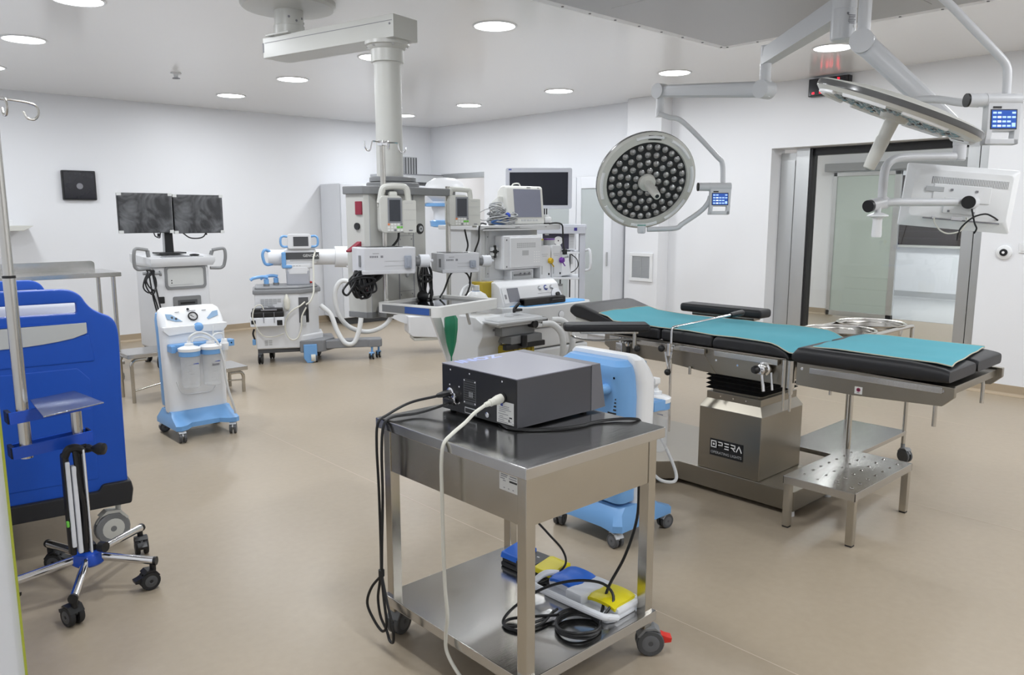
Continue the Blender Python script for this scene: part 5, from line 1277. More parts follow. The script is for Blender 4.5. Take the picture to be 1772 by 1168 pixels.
cabinet('white glass-fronted cabinet right at the white pillar edge', 6.18, 6.75)
cabinet('white glass-fronted cabinet second from the white pillar, behind the rack', 6.76, 7.33)
cabinet('white glass-fronted cabinet third from the pillar, behind the dark rack monitor', 7.34, 7.91)

# ------------------------------------------------------------------ mobile X-ray C-arm (frame: x to the right, y away)
CO, CA = (4.038, 7.571), -25.0
t = thing('x_ray_c_arm', 'white and grey mobile X-ray C-arm with sky blue handles', 'medical device', (CO[0], CO[1], 0), CA, room=False)
XW_ = mat('xray_white', (.72, .73, .75), .36, var=.015)
b = B(XW_); b.prism([(-.56, .0), (-.10, -.02), (.10, .16), (.10, .42), (-.56, .42)], 'z', .16, .755, .018, 3)
b.prism([(-.56, .0), (-.09, -.02), (.14, .16), (.14, .42), (-.56, .42)], 'z', .16, .30, .018, 3)
b.use(LGREY)
for i in range(5):
    for j in range(4):
        if i < 5 - max(0, j - 1): b.plate(frame((-.48 + i * .042, -.004 - (.56 - .48 + i * .042) * .04, .69 - j * .02), (1, -.043, 0), (0, 0, 1)), .036, .014, .0015)
    for j in range(3): b.plate(frame((-.46 + i * .042, -.005, .25 - j * .02), (1, -.043, 0), (0, 0, 1)), .034, .014, .0015)
b.use(INKG); b.text('zen 7000', .036, frame((-.425, -.0085, .605), (1, -.043, 0), (0, 0, 1)), .001)
b.build('cabinet', t)
b = B(MGREY); b.use(mat('xray_grey', (.25, .255, .265), .42)); b.prism([(-.575, -.015), (-.09, -.04), (.13, .15), (.13, .43), (-.575, .43)], 'z', .745, .795, .012); b.prism([(-.55, .01), (-.10, -.01), (.10, .16), (.10, .41), (-.55, .41)], 'z', .79, .825, .02, 3); b.build('top_cover', t)
b = B(MGREY); b.use(mat('xray_base_grey', (.21, .215, .225), .42)); b.prism([(-.12, -.05), (.12, -.05), (.26, .12), (.26, .45), (-.12, .45)], 'z', .11, .24, .014)
b.prism([(.15, -.02), (.60, -.03), (.62, -.055), (.74, -.055), (.76, -.02), (.76, .10), (.70, .12), (.15, .13)], 'z', .135, .225, .014); b.use(DGREY); b.box(-.55, .10, .02, .40, .115, .165, .006); b.build('chassis', t)
b = B(LBLUE); b.prism([(-.085, .20), (.055, .20), (.055, .03), (.0, .0), (-.05, .0), (-.085, .05)], 'y', -.07, -.035, .008); wc = b.build('wheel_guard', t)
b = B(WCABLE); b.cyl((-.01, -.03, .055), (.035, -.03, .055), .055, n=22); b.use(DGREY); b.cyl((.04, -.02, .055), (.06, -.02, .055), .056, n=22); b.build('wheel', wc)
caster(t, -.52, .06, .15, .055, .022, 80, DGREY, RUBBER, DGREY); caster(t, -.40, .36, .15, .055, .022, 80, DGREY, RUBBER, DGREY); caster(t, .10, .40, .12, .05, .022, 60, DGREY, RUBBER, DGREY)
for x, y in ((.645, -.02), (.73, .07)): caster(t, x, y, .14, .036, .026, 70, LBLUE, BLACK, CREAM)
b = B(LBLUE); b.box(-.60, -.565, .0, .08, .21, .27, .008); b.use(BLACK); b.tube([(-.575, .02, .27), (-.59, .02, .33), (-.575, .02, .38)], .01, 8, 3); b.build('pedal', t)
b = B(LGREY); b.use(mat('xray_column_grey', (.42, .43, .47), .38)); b.box(-.22, .02, .12, .34, .82, .985, .02, 3); b.build('lift_column', t)
b = B(XW_); b.prism(rrect(.25, .23, .05, 5, -.10, .23), 'z', .94, 1.02, .01); b.box(-.27, .06, .12, .36, 1.0, 1.055, .015); b.box(-.20, .09, .13, .35, 1.20, 1.225, .006)
b.use(LGREY)
for k in range(3): b.plate(frame((-.14 + k * .03, .119, 1.03), (1, 0, 0), (0, 0, 1)), .014, .008, .002)
b.build('column_head', t)
b = B(XW_); b.cyl((-.40, .24, 1.115), (.36, .24, 1.115), .085, n=28); b.box(-.24, .10, .13, .35, 1.04, 1.205, .03, 3); b.cyl((.30, .24, 1.115), (.47, .24, 1.11), .115, n=30); b.cyl((.46, .24, 1.11), (.49, .24, 1.11), .10, n=28)
b.prism([(.38, 1.08), (.50, 1.12), (.80, 1.10), (.78, .84), (.70, .80), (.42, 1.00)], 'y', .17, .31, .012); b.build('horizontal_arm', t)
b = B(DGREY); b.plate(frame((-.06, .129, 1.135), (1, 0, 0), (0, 0, 1)), .37, .075, .003); b.use(INKW); b.text('GENORAY', .040, frame((.05, .1255, 1.136), (1, 0, 0), (0, 0, 1)), .001); b.use(LGREY); b.plate(frame((-.03, .129, 1.085), (1, 0, 0), (0, 0, 1)), .30, .014, .002); b.build('brand_strip', t)
b = B(LBLUE); b.box(-.265, -.22, .10, .13, 1.01, 1.18, .018, 3); b.box(-.26, -.16, .10, .125, 1.005, 1.04, .014); b.build('lock_lever', t)
b = B(LBLUE); b.tube([(-.38, .2, 1.18), (-.43, .17, 1.20), (-.455, .16, 1.15), (-.44, .16, 1.07), (-.41, .17, 1.045), (-.36, .2, 1.05)], .016, 8, 4); b.tube([(-.39, .24, 1.19), (-.35, .20, 1.17), (-.33, .18, 1.13)], .014, 8, 4); b.build('push_handle', t)
for x, y in ((-.43, .06), (-.33, .20)):
    b = B(LBLUE); b.cyl((x, y, .84), (x, y, .90), .026, n=16); b.tube([(x + .02, y, .915), (x - .04, y, .925), (x - .12, y - .02, .915), (x - .16, y - .03, .895)], .017, 8, 4); b.use(MGREY); b.cyl((x, y, .82), (x, y, .85), .032, n=16); b.build('steering_handle', t)
b = B(XW_); b.prism(rrect(.245, .155, .025, 5, -.075, 1.29), 'y', .10, .165, .012); b.build('control_panel', t)
b = B(mat('xray_display', (.075, .078, .085), .25)); b.plate(frame((-.06, .0995, 1.29), (1, 0, 0), (0, 0, 1)), .155, .10, .003); b.build('display', t)
for s in (-1, 1):
    b = B(LBLUE); x = -.075 + s * .115; b.tube([(x, .12, 1.34), (x + s * .05, .115, 1.345), (x + s * .075, .11, 1.32), (x + s * .075, .11, 1.26), (x + s * .05, .115, 1.235), (x, .12, 1.235)], .012, 8, 4); b.build('panel_handle', t)
b = B(MGREY); b.use(mat('xray_bay', (.10, .10, .105), .4)); b.plate(frame((-.065, -.022, .57), (1, -.043, 0), (0, 0, 1)), .10, .27, .004) ; b.use(LGREY); b.plate(frame((-.07, -.026, .46), (1, -.043, 0), (0, 0, 1)), .05, .10, .03); b.use(BLACK); b.box(-.04, -.015, -.055, -.02, .45, .58, .006); b.build('cable_bay', t)
b = B(DGREY); b.use(BLACK); b.box(-.60, -.27, -.12, .0, .515, .575, .014); b.box(-.585, -.28, -.11, .0, .57, .605, .006)
b.use(INKG); b.box(-.50, -.34, -.122, -.11, .585, .60, .003)
b.use(WHITE2); b.box(-.61, -.27, -.13, -.0, .42, .515, .012)
b.use(BLACK); b.box(-.60, -.555, -.134, -.12, .45, .49, .004); b.box(-.345, -.29, -.134, -.12, .43, .485, .004); b.use(INKG)
for x in (-.475, -.37): b.box(x - .003, x + .003, -.136, -.128, .46, .57)
b.build('accessory_box', t)
# the C: arc, image detector above, tube housing below
AC = (1.30, .26, 1.05); AR = .70
b = B(XW_); rings = []
for k in range(41):
    a = R(72 + k * (216 / 40)); ca, sa = math.cos(a), math.sin(a)
    rings.append([(AC[0] + (AR + u) * ca, AC[1] + v, AC[2] + (AR + u) * sa) for u, v in ((-.045, -.055), (.045, -.055), (.045, .055), (-.045, .055))])
b.loft(rings); b.build('c_arc', t)
b = B(XW_); b.lathe([(.001, 1.985), (.12, 1.975), (.20, 1.93), (.235, 1.86), (.235, 1.79), (.16, 1.72), (.15, 1.64), (.13, 1.60), (.13, 1.50), (.001, 1.50)], (1.55, .26, 0), (0, 0, 1), 32); b.build('image_detector', t)
b = B(LBLUE); b.lathe([(.155, 1.66), (.185, 1.665), (.185, 1.695), (.155, 1.70)], (1.50, .26, 0), (0, 0, 1), 28); b.lathe([(.13, 1.43), (.165, 1.44), (.175, 1.50), (.15, 1.51), (.13, 1.50)], (1.55, .26, 0), (0, 0, 1), 28); b.build('detector_ring', t)
b = B(XW_); b.prism([(1.08, .44), (1.62, .44), (1.62, .22), (1.56, .16), (1.12, .20), (1.08, .24)], 'y', .10, .42, .018, 3); b.use(CREAM); b.box(1.14, 1.56, .12, .40, .15, .185, .008); b.build('tube_housing', t)
b = B(LBLUE); b.tube([(.78, .17, 1.14), (.68, .12, 1.12), (.60, .10, 1.07), (.60, .11, 1.04)], .014, 8, 4); b.tube([(.86, .17, 1.06), (.76, .12, 1.04), (.68, .11, 1.02)], .014, 8, 4); b.build('arc_handle', t)
b = B(TUBE); b.use(mat('white_corrugated_hose', (.68, .69, .69), .5))
b.tube([(.12, .10, .60), (.22, .06, .50), (.28, .02, .32), (.36, -.02, .19), (.46, -.02, .20), (.53, .0, .40), (.54, .04, .62), (.48, .08, .80), (.36, .10, .86), (.28, .12, .74), (.30, .14, .52), (.40, .18, .36), (.55, .22, .28), (.70, .26, .27), (.85, .27, .34), (.95, .27, .48)], .026, 12, 6)
b.build('cable_hose', t)
b = B(WCABLE); b.tube([(.09, .13, 1.19), (.06, .07, 1.10), (.055, .03, .95), (.05, .0, .84), (.04, -.04, .74), (.0, -.06, .66), (-.04, -.05, .63)], .009, 8, 5); b.tube([(-.04, -.05, .60), (-.09, -.06, .50), (-.10, -.06, .38), (-.14, -.06, .28), (-.20, -.06, .26), (-.25, -.05, .32), (-.26, -.05, .45), (-.20, -.06, .56), (-.10, -.06, .62), (-.05, -.05, .66)], .008, 8, 5)
b.tube([(-.47, -.12, .60), (-.50, -.13, .65), (-.56, -.12, .62), (-.58, -.14, .50), (-.50, -.10, .33), (-.38, -.05, .30), (-.28, -.05, .33)], .006, 8, 5); b.lathe([(.02, 0), (.03, .02), (.035, .10), (.02, .13), (.012, .16), (.001, .165)], (-.235, -.035, .58), (0, 0, 1), 14); b.build('coiled_lead', t)
b = B(REDB); b.sph((.03, .20, .845), (.02, .02, .012)); b.build('stop_button', t)

# ------------------------------------------------------------------ twin-monitor X-ray workstation
t = thing('monitor_workstation', 'white wheeled workstation with grey recess and side handles under the twin monitors', 'workstation', (2.99, 8.55, 0))
b = B(XW_)
b.prism([(8.30, .17), (8.30, 1.05), (8.85, 1.05), (8.85, .17)], 'x', 2.70, 3.27, .03, 3)
b.build('cabinet', t)
b = B(XW_); b.loft([[(2.685, 8.27, 1.045), (3.30, 8.27, 1.045), (3.30, 8.88, 1.045), (2.685, 8.88, 1.045)], [(2.665, 8.245, 1.085), (3.32, 8.245, 1.085), (3.32, 8.90, 1.085), (2.665, 8.90, 1.085)], [(2.665, 8.245, 1.13), (3.32, 8.245, 1.13), (3.32, 8.90, 1.165), (2.665, 8.90, 1.165)]]); b.build('top_deck', t)
b = B(LGREY); b.prism([(2.80, 8.30), (3.22, 8.30), (3.20, 8.55), (2.82, 8.55)], 'z', 1.132, 1.140, .002); b.use(INKG)
for k in range(14): b.box(2.84 + k * .02, 2.856 + k * .02, 8.33, 8.46, 1.139, 1.144)
b.use(BLACK); b.sph((3.17, 8.42, 1.150), (.05, .06, .012)); b.build('keyboard', t)
b = B(MGREY); b.use(mat('workstation_grey', (.22, .225, .23), .4)); n = 5
o = rrect(.42, .245, .04, 5, 3.02, .93); i2 = rrect(.37, .19, .025, 5, 3.02, .93); N_ = len(o)
vs = [(p[0], 8.288, p[1]) for p in o] + [(p[0], 8.288, p[1]) for p in i2] + [(p[0], 8.302, p[1]) for p in o] + [(p[0], 8.297, p[1]) for p in i2]
fs = []
for k in range(N_):
    j = (k + 1) % N_; fs += [(k, j, N_ + j, N_ + k), (k, 2 * N_ + k, 2 * N_ + j, j), (N_ + k, N_ + j, 3 * N_ + j, 3 * N_ + k)]
b.add(vs, fs); b.use(mat('recess_plastic', (.58, .59, .58), .18, spec=.8)); b.prism(i2, 'y', 8.294, 8.299); b.use(BLACK)
for z in (.875, .90): b.lathe([(.007, 0), (.001, .002)], (2.875, 8.294, z), (0, -1, 0), 8)
b.use(LGREY); b.plate(faceS(2.98, 8.294, .855), .24, .006, .002)
b.build('recess_window', t)
b = B(mat('printer_grey', (.20, .205, .21), .4)); b.prism(rrect(.285, .135, .015, 4, 3.02, .665), 'y', 8.285, 8.305, .004); b.use(DGREY); b.plate(faceS(3.02, 8.285, .665), .20, .055, .002); b.use(BLACK); b.plate(faceS(3.02, 8.283, .66), .15, .018, .002); b.build('printer_slot', t)
for s, x, zz in ((-1, 2.665, 0), (1, 3.32, -.02)):
    b = B(MGREY); b.use(mat('handle_grey', (.27, .275, .28), .4)); b.tube([(x, 8.32, 1.22 + zz), (x + s * .09, 8.30, 1.235 + zz), (x + s * .118, 8.30, 1.232 + zz), (x + s * .132, 8.30, 1.21 + zz), (x + s * .138, 8.31, 1.14 + zz), (x + s * .128, 8.33, 1.06 + zz), (x + s * .11, 8.335, 1.035 + zz), (x + s * .08, 8.34, 1.025 + zz), (x - s * .02, 8.34, 1.03 + zz)], .017, 10, 3)
    b.tube([(x, 8.32, 1.21 + zz), (x - s * .01, 8.33, 1.15)], .02, 10, 1); b.build('side_handle', t)
b = B(MGREY); b.use(mat('handle_grey_bar', (.27, .275, .28), .4)); b.cyl((2.58, 8.24, .99), (2.74, 8.22, .985), .016); b.cyl((2.735, 8.22, .985), (2.75, 8.22, .985), .028); b.cyl((2.62, 8.24, .99), (2.70, 8.31, .99), .014); b.build('cord_hanger', t)
b = B(BLACK); b.prism([(2.93, 1.165), (3.02, 1.165), (3.01, 1.72), (2.94, 1.72)], 'y', 8.58, 8.64, .006); b.box(2.84, 3.12, 8.50, 8.72, 1.163, 1.178, .004); b.use(LGREY); b.box(2.925, 2.935, 8.585, 8.635, 1.18, 1.5); b.build('monitor_post', t)
for x, y, a in ((2.73, 8.34, 60), (3.24, 8.34, 70), (2.73, 8.8, 100), (3.24, 8.8, 60)): caster(t, x, y, .175, .065, .022, a, MGREY, RUBBER, LGREY)
def flat_monitor(label, x0, x1, y, z0, z1):
    t = thing('flat_monitor', label, 'monitor', ((x0 + x1) / 2, y, z0), group='flat monitors of the workstation')
    b = B(BLACK); b.box(x0, x1, y, y + .045, z0, z1, .006); b.box((x0 + x1) / 2 - .08, (x0 + x1) / 2 + .08, y + .04, y + .075, (z0 + z1) / 2 - .08, (z0 + z1) / 2 + .08, .004); b.build('housing', t)
    b = B(FILM); w = x1 - x0 - .01; h = z1 - z0 - .01; rows = []
    rr = random.Random(int(x0 * 100))
    for j in range(14): rows.append([(x0 + .005 + w * i / 18, y - .003 - .004 * abs(math.sin(i * .9 + j * .55 + x0 * 7)) * (0 < i < 18 and 0 < j < 13), z0 + .005 + h * j / 13) for i in range(19)])
    b.surf(rows); b.build('film_covered_screen', t, 'dark screen under wrinkled film')
    for x in (x0, x1 - .035):
        for z in (z0, z1 - .025):
            b = B(TAPE); b.box(x - .003, x + .038, y - .009, y + .02, z - .003, z + .028, .003); b.build('corner_guard', t)
    return t
flat_monitor('left dark flat monitor on the white workstation, filmed screen', 2.465, 2.992, 8.48, 1.385, 1.79)
flat_monitor('right dark flat monitor on the white workstation, filmed screen', 3.005, 3.53, 8.48, 1.375, 1.78)
b = B(CABLE); b.tube([(3.10, 8.52, 1.38), (3.16, 8.50, 1.33), (3.24, 8.50, 1.32), (3.31, 8.51, 1.335), (3.35, 8.52, 1.38)], .007, 7, 5); b.lathe([(.012, 0), (.012, .03), (.001, .03)], (3.345, 8.515, 1.355), (0, 0, 1), 10); tag(b.build('video_cable'), 'black cable looped under the right filmed monitor', 'cable')
b = B(CABLE); b.tube([(2.80, 8.50, 1.385), (2.81, 8.49, 1.35), (2.85, 8.49, 1.335), (2.86, 8.50, 1.36), (2.87, 8.51, 1.385)], .006, 7, 5); b.lathe([(.014, 0), (.014, .035), (.001, .035)], (2.845, 8.495, 1.345), (0, 0, 1), 10); tag(b.build('video_cable'), 'short black cable stub under the left filmed monitor', 'cable')
b = B(CABLE)
for k, (dx, lo) in enumerate(((0, .80), (.03, .78), (.06, .82))):
    b.tube([(2.62 + dx, 8.215, 1.0), (2.58 + dx * .3, 8.20, .93), (2.565 + dx, 8.20, .85), (2.61 + dx, 8.19, lo), (2.68, 8.20, .84), (2.69 - dx * .3, 8.21, .93), (2.65 + dx * .5, 8.215, 1.01), (2.61 + dx, 8.215, 1.02)], .0075, 7, 5, True)
b.tube([(2.66, 8.21, 1.0), (2.69, 8.20, .8), (2.72, 8.19, .60), (2.76, 8.19, .50), (2.75, 8.19, .42), (2.71, 8.19, .47), (2.69, 8.19, .62), (2.65, 8.20, .80)], .0075, 7, 6)
b.tube([(2.63, 8.21, .98), (2.65, 8.20, .75), (2.68, 8.18, .55), (2.71, 8.18, .38), (2.74, 8.18, .25)], .0075, 7, 6); b.box(2.70, 2.76, 8.19, 8.215, .68, .75, .008)
tag(b.build('power_cable'), 'black mains cable coiled on the left handle of the white workstation', 'cable')

# ------------------------------------------------------------------ two-tread step stool behind the white suction unit
t = thing('two_tread_stool', 'steel two-tread step stool behind the white suction unit', 'step stool', (2.45, 6.85, 0))
for nm, x0, x1, y0, y1, z in (('upper', 1.98, 2.44, 6.86, 7.22, .417), ('lower', 2.44, 2.92, 6.66, 7.02, .235)):
    b = B(STEELT); b.box(x0, x1, y0, y1, z - .035, z, .004); b.build('tread', t)
    for y in (y0 + .03, y1 - .03):
        b = B(STEELW); x = x0 + .035 if nm == 'upper' else x1 - .035; s = 1 if nm == 'upper' else -1
        b.tube([(x + s * .12, y, z - .05), (x + s * .03, y, z - .052), (x, y, z - .085), (x, y, z - .14), (x, y, .0)], .015, 10, 3); b.build('leg', t)
b = B(STEELW); b.cyl((2.01, 6.89, .10), (2.44, 6.80, .20), .007); b.build('brace', t)
b = B(STEELW); b.cyl((2.885, 6.69, .11), (2.46, 6.80, .12), .007); b.build('brace', t)
b = B(STEELW); b.box(2.42, 2.45, 6.75, 7.1, .0, .40, .003); b.build('centre_leg', t)

# ------------------------------------------------------------------ steel work table at the left wall side
t = thing('steel_worktable', 'long steel worktable with upstand behind the blue bed', 'table', (1.4, 8.1, 0))
b = B(STEELT); b.box(.40, 2.26, 7.82, 8.42, 1.005, 1.045, .004); b.prism(rrect(1.83, .115, .03, 4, 1.275, 1.07), 'y', 8.40, 8.42, .003); b.build('tabletop', t)
for x in (.45, 2.20):
    for y in (7.87, 8.36):
        b = B(STEEL); b.cyl((x, y, .12), (x, y, 1.01), .019); b.build('leg', t)
b = B(STEELT); b.box(.42, 2.24, 7.85, 8.39, .17, .20, .004); b.build('lower_shelf', t)
for x, a in ((.45, 60), (2.20, 40)):
    for y in (7.87, 8.36): caster(t, x, y, .13, .048, .022, a, MGREY, DGREY, None)

# ------------------------------------------------------------------ blue hospital bed
t = thing('hospital_bed', 'hospital bed with deep blue moulded headboard beside the drip stand', 'bed', (.62, 4.0, 0), -7.5, room=False)
def board(name, y, top, hw, dz, full):
    b = B(BBLUE); T = .05
    sh = top - .13
    half = [Vector((u, w, 0)) for u, w in ((hw + .004, sh - .35), (hw + .010, sh - .18), (hw + .008, sh - .07), (hw - .012, sh - .015), (hw - .055, sh + .010), (hw - .088, sh + .032), (hw - .112, top - .070), (hw - .138, top - .028), (hw - .185, top - .004), (hw - .25, top))]
    half = [(p.x, p.y) for p in spline(half, 4)]
    out = [(hw, dz)] + half + [(-p[0], p[1]) for p in half[::-1]] + [(-hw, dz)]
    sl0, sl1 = top - .112, top - .064; sx = hw - .155
    b.holed(out, [(p[0], p[1]) for p in rrect(sx * 2, sl1 - sl0, .008, 4, 0, (sl0 + sl1) / 2)], y - T / 2, y + T / 2, .010)
    if full:
        b.prism([(-hw + .08, dz + .06), (hw - .12, dz + .06), (hw - .12, top - .42), (hw - .17, top - .36), (-hw + .17, top - .36), (-hw + .08, top - .42)], 'y', y - T / 2 - .004, y, .010)
        b.prism([(-sx - .02, top - .225), (sx + .045, top - .21), (sx + .06, top - .34), (-sx - .06, top - .34)], 'y', y - T / 2 - .006, y, .010)
        b.box(-sx - .03, sx + .03, y - T / 2 - .010, y - T / 2, sl0 - .045, sl0 - .040, .001)
    o = b.build(name, t)
    if full:
        g = B(LGREY); g.use(mat('grey_headboard_inset', (.50, .51, .50), .42)); cz = top - .185
        pts = [(-sx - .03, cz + .02), (sx + .035, cz + .03), (sx + .035, cz - .02)] + [(sx + .035 - 2 * (sx + .035) * k / 12, cz - .02 - .045 * math.sin(PI * k / 12) ** .6) for k in range(1, 12)] + [(-sx - .03, cz - .02)]
        g.prism(pts, 'y', y - T / 2 - .012, y - T / 2 + .002, .004); g.build('inset_panel', o)
        g = B(BLACK); g.use(mat('black_bumper', (.02, .02, .022), .55)); g.prism([(-hw - .012, dz - .08), (hw + .008, dz - .08), (hw + .02, dz - .01), (hw + .012, dz + .035), (hw - .11, dz + .035), (hw - .13, dz + .005), (-hw + .13, dz + .005), (-hw + .11, dz + .035), (-hw - .012, dz + .035)], 'y', y - T / 2 - .02, y + T / 2 + .02, .01); g.build('bumper', o)
    return o
board('headboard', 0, 1.245, .475, .28, True)
board('footboard', 1.98, 1.15, .465, .30, False)
b = B(WHITE2); b.box(-.42, .42, .05, 1.93, .40, .46, .01); b.use(LGREY); b.box(-.30, .30, .1, 1.85, .25, .40, .02); b.build('bed_frame', t)
b = B(mat('white_mattress', (.74, .75, .77), .7)); b.prism([(.12, .47), (1.90, .46), (1.90, .60), (.95, .61), (.40, 1.10), (.30, 1.175), (.22, 1.17), (.19, 1.05)], 'x', -.42, .37, .03, 3); b.build('mattress', t)
b = B(WHITE2); b.tube([(.44, .25, .62), (.445, .25, .95), (.445, .32, 1.04), (.445, .9, 1.05), (.445, 1.0, .98), (.44, 1.02, .62)], .016, 8, 4); b.tube([(.445, .28, .84), (.445, .98, .84)], .011, 8, 1); b.build('side_rail', t)
for x in (-.42, .43):
    for y in (.02, 1.9): caster(t, x, y, .26, .078, .024, 10, CREAM, MGREY, CREAM)

# ------------------------------------------------------------------ drip stand in the left foreground
HX, HY = .80, 3.52
t = thing('drip_stand', 'steel drip stand with five chrome legs and blue hub in the left foreground', 'drip stand', (HX, HY, 0))
b = B(STEEL); b.cyl((HX, HY, .15), (HX, HY, .845), .0215, n=22); b.build('lower_post', t)
ux, uy = .610, 3.50
b = B(STEEL); b.cyl((ux, uy, .625), (ux, uy, 1.345), .0225, n=22); b.cyl((ux, uy, 1.345), (ux, uy, 2.0), .0185, n=22); b.use(BLACK); b.cyl((ux, uy, 1.337), (ux, uy, 1.347), .0235, n=22); b.build('offset_pole', t)
b = B(STEEL)
for a0, ln, dz in ((5, .15, 0), (-80, .13, -.004), (185, .15, 0), (95, .13, 0)):
    c_, s_ = math.cos(R(a0)), math.sin(R(a0))
    b.tube([(ux + c_ * u, uy + s_ * u, 2.0 + w + dz) for u, w in ((0, .0), (ln * .4, .002), (ln * .85, -.004), (ln, -.016), (ln * 1.03, -.04), (ln * .93, -.062), (ln * .76, -.060), (ln * .68, -.035))], .0048, 8, 4)
b.sph((ux, uy, 2.0), .014); b.build('hook_crown', t)
for z in (.655, .795):
    b = B(MBLUE); b.bar((ux - .05, uy - .024, z), (HX + .05, HY - .024, z + .012), .012, .046); b.bar((ux - .05, uy + .045, z), (HX + .05, HY + .048, z + .012), .012, .042) if z < .7 else None
    b.use(BLACK); b.bar((ux - .055, uy + .02, z), (ux - .04, uy + .02, z), .07, .045); b.bar((HX + .042, HY + .02, z + .012), (HX + .05, HY + .02, z + .012), .06, .045); b.build('clamp_bracket', t)
b = B(mat('blue_reflecting_steel', (.42, .45, .52), .22, metal=1, var=.04, rvar=.05)); p = [(0.646, 3.536, 0.845), (0.622, 3.204, 0.845), (0.851, 3.294, 0.845), (0.819, 3.599, 0.845)]
b.prism([(q[0], q[1]) for q in p], 'z', .843, .848, .001); b.build('tray', t)
b = B(MBLUE); b.lathe([(.001, .115), (.055, .115), (.065, .125), (.065, .15), (.055, .168), (.03, .175), (.001, .175)], (HX, HY, 0), (0, 0, 1), 24); b.build('hub', t)
b = B(BLACK); b.box(HX - .03, HX + .03, HY - .03, HY + .03, .174, .205, .008); b.lathe([(.001, 0), (.022, .0), (.022, .03), (.001, .03)], (HX + .035, HY - .05, .195), (.5, -.85, 0), 14); b.build('clamp_knob', t)
b = B(BLACK); b.box(HX - .028, HX + .028, HY - .028, HY + .028, .60, .64, .008); b.lathe([(.018, -.02), (.012, .0), (.026, .03), (.024, .05), (.001, .055)], (HX + .04, HY - .045, .62), (.65, -.75, 0), 16); b.build('post_collar', t)
for fx, fy in ((.665, 3.215), (1.01, 3.345), (1.085, 3.76), (.72, 3.85), (.47, 3.52)):
    d = Vector((fx - HX, fy - HY, 0)); d.normalize()
    b = B(CHROME); p0 = Vector((HX, HY, .145)) + d * .05; p1 = Vector((fx, fy, .118)) ; b.cyl(p0, p1, .017, n=18); b.use(BLACK); b.cyl(p1 - d * .004, p1 + d * .008, .0185, n=18); b.build('leg', t)
    caster(t, fx - d.x * .01, fy - d.y * .01, .115, .04, .028, math.degrees(math.atan2(d.y, d.x)) + 40, BLACK, RUBBER, DGREY, lock=BLACK)
# strapped accessory beside the lower post
t = thing('folded_holder', 'slim black and white folded holder strapped upright to the drip stand post', 'holder', (.755, 3.44, .19))
b = B(BLACK); b.box(.715, .74, 3.42, 3.47, .20, .63, .01); b.box(.765, .785, 3.42, 3.47, .20, .64, .01); b.tube([(.727, 3.43, .62), (.74, 3.42, .65), (.77, 3.42, .65), (.79, 3.43, .63)], .016, 8, 4); b.tube([(.76, 3.42, .65), (.765, 3.41, .5), (.775, 3.41, .4), (.77, 3.41, .25)], .009, 7, 4); b.build('arms', t)
b = B(WHITE2); b.box(.722, .738, 3.408, 3.422, .24, .60, .004); b.box(.742, .76, 3.405, 3.44, .21, .58, .006); b.box(.787, .795, 3.41, 3.45, .20, .64, .003); b.build('rails', t)
b = B(GREENK); b.box(.708, .718, 3.41, 3.425, .33, .355, .003); b.build('release_tab', t)

# ------------------------------------------------------------------ operating lamps and monitor arm hung from one ceiling hub
LW = mat('lamp_enamel', (.60, .61, .63), .30, var=.01); LWD = mat('lamp_rim_cream', (.60, .60, .56), .34, var=.01)
HB = Vector((4.0, 1.895, 0))
t = thing('lamp_hub', 'white cylindrical ceiling hub with three jointed arms above the operating table', 'ceiling mount', (4.0, 1.895, 2.45))
b = B(LW); b.lathe([(.001, 2.435), (.048, 2.435), (.058, 2.442), (.060, 2.46), (.060, 2.58), (.058, 2.585), (.060, 2.59), (.060, CZ - .03), (.16, CZ - .03), (.16, CZ - .02), (.001, CZ - .02)], HB, (0, 0, 1), 32)
b.use(INKG); b.lathe([(.006, 0), (.001, .002)], HB + Vector((-.045, -.042, 2.555)), (-.7, -.7, 0), 8); b.lathe([(.007, 0), (.001, .002)], HB + Vector((-.005, -.06, 2.50)), (0, -1, 0), 8)
b.use(INKW); b.lathe([(.011, 0), (.009, .003), (.001, .003)], HB + Vector((-.005, -.0595, 2.498)), (0, -1, 0), 12)
b.build('hub_column', t)
b = B(INKG); M = frame(HB + Vector((-.030, -.0535, 2.525)), (.87, -.49, 0), (0, 0, 1))
for k in range(6): b.plate(M, .04 - .006 * (k % 3), .003, .002, (.003 * (k % 2), .022 - k * .0075))
b.build('data_label', t)
J1 = Vector((4.214, 2.435, 2.474)); J1b = Vector((J1.x, J1.y, J1.z - .16))
b = B(LW); 
d = (J1 - (HB + Vector((0, 0, 2.62)))); 
b.loft([[HB + Vector((0, 0, 2.60)) + Vector((-d.y, d.x, 0)).normalized() * u + Vector((0, 0, w)) for u, w in ((-.048, -.055), (.048, -.055), (.04, .055), (-.04, .055))],
        [J1 + Vector((-d.y, d.x, 0)).normalized() * u + Vector((0, 0, w)) for u, w in ((-.033, -.055), (.033, -.055), (.028, .035), (-.028, .035))]])
b.cyl(J1 + Vector((0, 0, .05)), J1b, .031, n=24); b.build('front_arm', t)
E1 = Vector((4.297, 3.231, 2.370))
